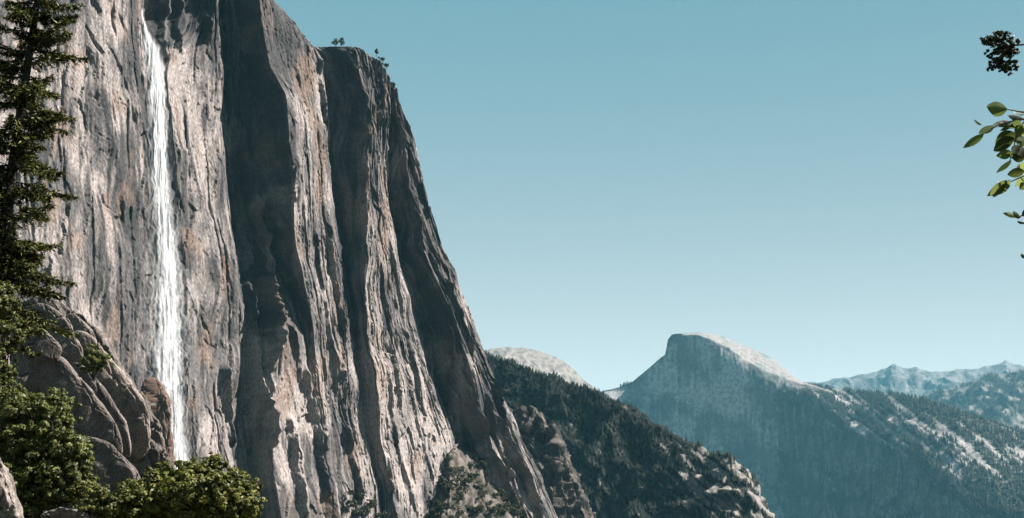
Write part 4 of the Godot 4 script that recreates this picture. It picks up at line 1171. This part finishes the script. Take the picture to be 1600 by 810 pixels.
# the big leaning conifer on the left
func build_conifer():
	var d := 45.0
	var k := d / FOCAL
	var foot := at(-62, 830, d)
	var root := thing("conifer_tree", "tall dark conifer leaning right along the left edge, nearest tree", "tree", foot)
	var line := [[at(-62, 830, d) - foot - Vector3(0, 1, 0), 0.42], [at(-28, 600, d) - foot, 0.36], [at(4, 372, d) - foot, 0.24], [at(28, 200, d) - foot, 0.17], [at(58, 0, d) - foot, 0.12], [at(84, -200, d) - foot, 0.09], [at(104, -380, d) - foot, 0.02]]
	shape(tube_mesh([line], 10), M.bark, "trunk", root)
	var rg := RandomNumberGenerator.new()
	rg.seed = 4242
	var limbs := []
	var V := PackedVector3Array()
	var N := PackedVector3Array()
	var C := PackedColorArray()
	var I := PackedInt32Array()
	var py := 520.0
	while py > -370.0:
		py -= rg.randf_range(2.2, 5.2) * (0.5 if py > 370.0 else 1.0)
		# where on the trunk
		var p := Vector3.ZERO
		var ys := [830.0, 600.0, 372.0, 200.0, 0.0, -200.0, -380.0]
		for i in 6:
			if py <= ys[i] and py >= ys[i + 1]:
				p = line[i][0].lerp(line[i + 1][0], (ys[i] - py) / (ys[i] - ys[i + 1]))
		var t := clampf((py + 380.0) / 900.0, 0.0, 1.0)
		var az := rg.randf() * TAU
		var reach := (0.35 + 2.55 * pow(t, 0.8)) * rg.randf_range(0.45, 1.18)
		if rg.randf() < 0.12: reach *= 0.5
		var out := Vector3(cos(az), 0, sin(az))
		var rise := lerpf(0.35, -0.16, t) + rg.randf_range(-0.22, 0.2)
		var pts := []
		var n := 7
		for j in n:
			var f := float(j) / (n - 1)
			pts.append(p + out * reach * f + Vector3(0, reach * (rise * f - 0.22 * f * f + 0.20 * f * f * f), 0))
		limbs.append([[pts[0], 0.045], [pts[3], 0.026], [pts[6], 0.006]])
		var sprays := int(14 + reach * 23)
		for q in sprays:
			var f := pow(rg.randf(), 0.7)
			var x := f * (n - 1)
			var b: Vector3 = pts[int(minf(x, n - 2))].lerp(pts[int(minf(x, n - 2)) + 1], x - int(minf(x, n - 2)))
			var side := out.cross(Vector3.UP) * (1.0 if rg.randf() < 0.5 else -1.0)
			var wide := reach * 0.34 * (1.05 - f) + 0.10
			var dir := (side * rg.randf_range(0.2, 1.0) + out * rg.randf_range(0.3, 0.9) + Vector3(0, rg.randf_range(-0.95, 0.15), 0)).normalized()
			var tip := b + dir * wide * rg.randf_range(0.4, 1.1)
			var tone := Color(0.036, 0.042, 0.014).lerp(Color(0.155, 0.155, 0.046), pow(rg.randf(), 1.3) * lerpf(0.55, 1.0, f))
			var steps := maxi(2, int((tip - b).length() / 0.085))
			for s in steps:
				var c := b.lerp(tip, (s + 0.6) / steps)
				for w in 3:
					var nd := (dir * 0.7 + Vector3(rg.randfn(), rg.randfn() * 0.7 - 0.1, rg.randfn()) * 0.6).normalized()
					var sd := nd.cross(Vector3(rg.randfn(), rg.randfn(), rg.randfn())).normalized() * rg.randf_range(0.018, 0.034)
					var i := V.size()
					V.append(c - sd); V.append(c + sd); V.append(c + nd * rg.randf_range(0.13, 0.24))
					var nn := nd.cross(sd).normalized()
					if nn.y < 0: nn = -nn
					for e in 3:
						N.append(nn); C.append(tone)
					I.append_array([i, i + 1, i + 2])
	shape(tube_mesh(limbs, 4), M.bark, "branches", root)
	shape(array_mesh(V, N, C, I), M.needles, "needles", root)
	print("needles ", I.size() / 3)

# ------------------------------------------------------------------ leaves hanging in from the right
func leaf_blade(curl: float) -> ArrayMesh:            # one unit long along x, half a unit wide at most for a width of 1
	var nu := 9
	var nv := 5
	var V := PackedVector3Array()
	for i in nu:
		var f := float(i) / (nu - 1)
		var w := 0.5 * pow(sin(PI * pow(f, 0.85)), 0.8)
		for j in nv:
			var g := float(j) / (nv - 1) * 2.0 - 1.0
			V.append(Vector3(f, g * w, absf(g) * w * 0.35 - curl * f * f * 0.35 + sin(f * 9.0) * 0.02 * g))
	return array_mesh(V, grid_normals(V, nv, nu), PackedColorArray(), grid_index(nv, nu))

func build_leaves():
	var d := 4.5
	var base := at(1640, 175, d)
	var root := thing("leafy_branch", "branch with broad green leaves reaching in from the right edge", "branch", base)
	var twigs := []
	for path in [[[1760, 150], [1680, 165], [1604, 186], [1590, 205], [1584, 235], [1578, 252]], [[1604, 176], [1590, 174], [1575, 171]], [[1604, 186], [1584, 189], [1560, 196], [1536, 209]], [[1690, 240], [1620, 268], [1598, 276], [1578, 285]], [[1690, 300], [1620, 332], [1590, 339], [1576, 336]], [[1690, 165], [1690, 240], [1690, 300], [1650, 385], [1602, 402]]]:
		var pts := []
		for i in path.size(): pts.append([at(path[i][0], path[i][1], d) - base, lerpf(0.0042, 0.0012, float(i) / path.size())])
		twigs.append(pts)
	shape(tube_mesh(twigs, 6), M.twig, "twig", root)
	var blades := [leaf_blade(0.2), leaf_blade(0.7), leaf_blade(-0.3)]
	var rg := RandomNumberGenerator.new()
	rg.seed = 77
	# [base x, y, tip x, y, width in photo pixels, turn about its own length, material]
	for l in [[1575, 171, 1541, 167, 21, 0.3, 0], [1600, 185, 1574, 181, 9, 0.9, 1], [1602, 178, 1583, 176, 5, 1.2, 2], [1582, 190, 1553, 195, 10, 0.5, 1], [1554, 196, 1530, 208, 10, 0.6, 0], [1538, 209, 1505, 232, 10, 0.4, 0], [1535, 195, 1521, 187, 5, 0.7, 1], [1581, 195, 1563, 205, 5, 0.9, 1], [1587, 207, 1556, 226, 21, 0.2, 1], [1586, 216, 1552, 236, 18, -0.4, 1], [1582, 238, 1557, 244, 13, 0.4, 0], [1604, 243, 1578, 246, 16, 0.2, 1], [1581, 250, 1557, 271, 6, 0.9, 0], [1602, 268, 1574, 273, 13, -0.2, 1], [1580, 284, 1544, 306, 15, 0.3, 0], [1579, 287, 1553, 309, 10, -0.9, 1], [1580, 281, 1556, 285, 4, 1.2, 2],
			[1592, 338, 1568, 333, 7, 0.5, 0], [1596, 340, 1582, 331, 8, 0.6, 1], [1604, 350, 1590, 344, 6, 0.9, 1], [1588, 196, 1600, 212, 12, 0.4, 0], [1592, 214, 1606, 224, 14, 0.3, 0], [1600, 226, 1583, 232, 6, 1.2, 2], [1606, 256, 1596, 266, 12, 0.3, 0], [1608, 284, 1594, 296, 12, 0.4, 0], [1604, 404, 1596, 396, 6, 0.4, 1], [1600, 328, 1612, 342, 12, 0.2, 1], [1596, 190, 1578, 200, 10, 0.2, 1], [1602, 198, 1586, 208, 12, 0.3, 1], [1598, 206, 1582, 222, 14, 0.0, 1], [1604, 214, 1590, 228, 14, 0.2, 0], [1594, 228, 1580, 240, 12, 0.1, 1], [1604, 232, 1590, 242, 14, 0.2, 1], [1592, 244, 1574, 240, 10, 0.3, 1], [1606, 262, 1590, 262, 11, 0.2, 1], [1603, 280, 1588, 290, 10, 0.3, 0]]:
		var a := at(l[0], l[1], d + rg.randf_range(-0.05, 0.05)) - base
		var b := at(l[2], l[3], d + rg.randf_range(-0.05, 0.05)) - base
		var x := b - a
		var side := x.cross(view.z).normalized()
		var out := x.normalized().cross(side)
		var wide: float = l[4] * 1.2 * d / FOCAL
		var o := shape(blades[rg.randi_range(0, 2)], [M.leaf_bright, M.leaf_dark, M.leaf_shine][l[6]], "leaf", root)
		var turn: float = l[5] * 0.8
		wide /= maxf(cos(turn), 0.4)
		var ya := side * cos(turn) + out * sin(turn)
		o.transform = Transform3D(Basis(x, ya * wide, x.normalized().cross(ya) * wide), a)
	# the dense tuft above
	var d2 := 6.0
	var base2 := at(1640, 68, d2)
	var tuft := thing("foliage_tuft", "dense dark tuft of small leaves hanging near the top right corner", "branch", base2)
	var k := d2 / FOCAL
	var tw := []
	for path in [[[1720, 60], [1640, 66], [1596, 70], [1570, 72], [1545, 66]], [[1580, 71], [1562, 90], [1556, 108]], [[1585, 70], [1578, 95], [1572, 112]], [[1575, 72], [1556, 56], [1552, 50]]]:
		var pts := []
		for i in path.size(): pts.append([at(path[i][0], path[i][1], d2) - base2, lerpf(0.008, 0.002, float(i) / path.size())])
		tw.append(pts)
	shape(tube_mesh(tw, 6), M.twig, "twig", tuft)
	var lobes := []
	for q in [[1548, 66, 14], [1535, 63, 8], [1560, 58, 12], [1575, 68, 15], [1562, 82, 16], [1582, 84, 13], [1568, 100, 15], [1554, 96, 11], [1584, 102, 11], [1545, 84, 8], [1573, 54, 8], [1590, 66, 7], [1552, 108, 9], [1576, 112, 8]]:
		lobes.append([at(q[0], q[1], d2) - base2, Vector3(q[2], q[2], q[2]) * k * 0.78])
	shape(leaf_cloud(lobes, 240, 24, Vector2(0.014, 0.008), [Color(0.014, 0.022, 0.014), Color(0.036, 0.046, 0.022)], 303, 0.32), M.leaves, "foliage", tuft)
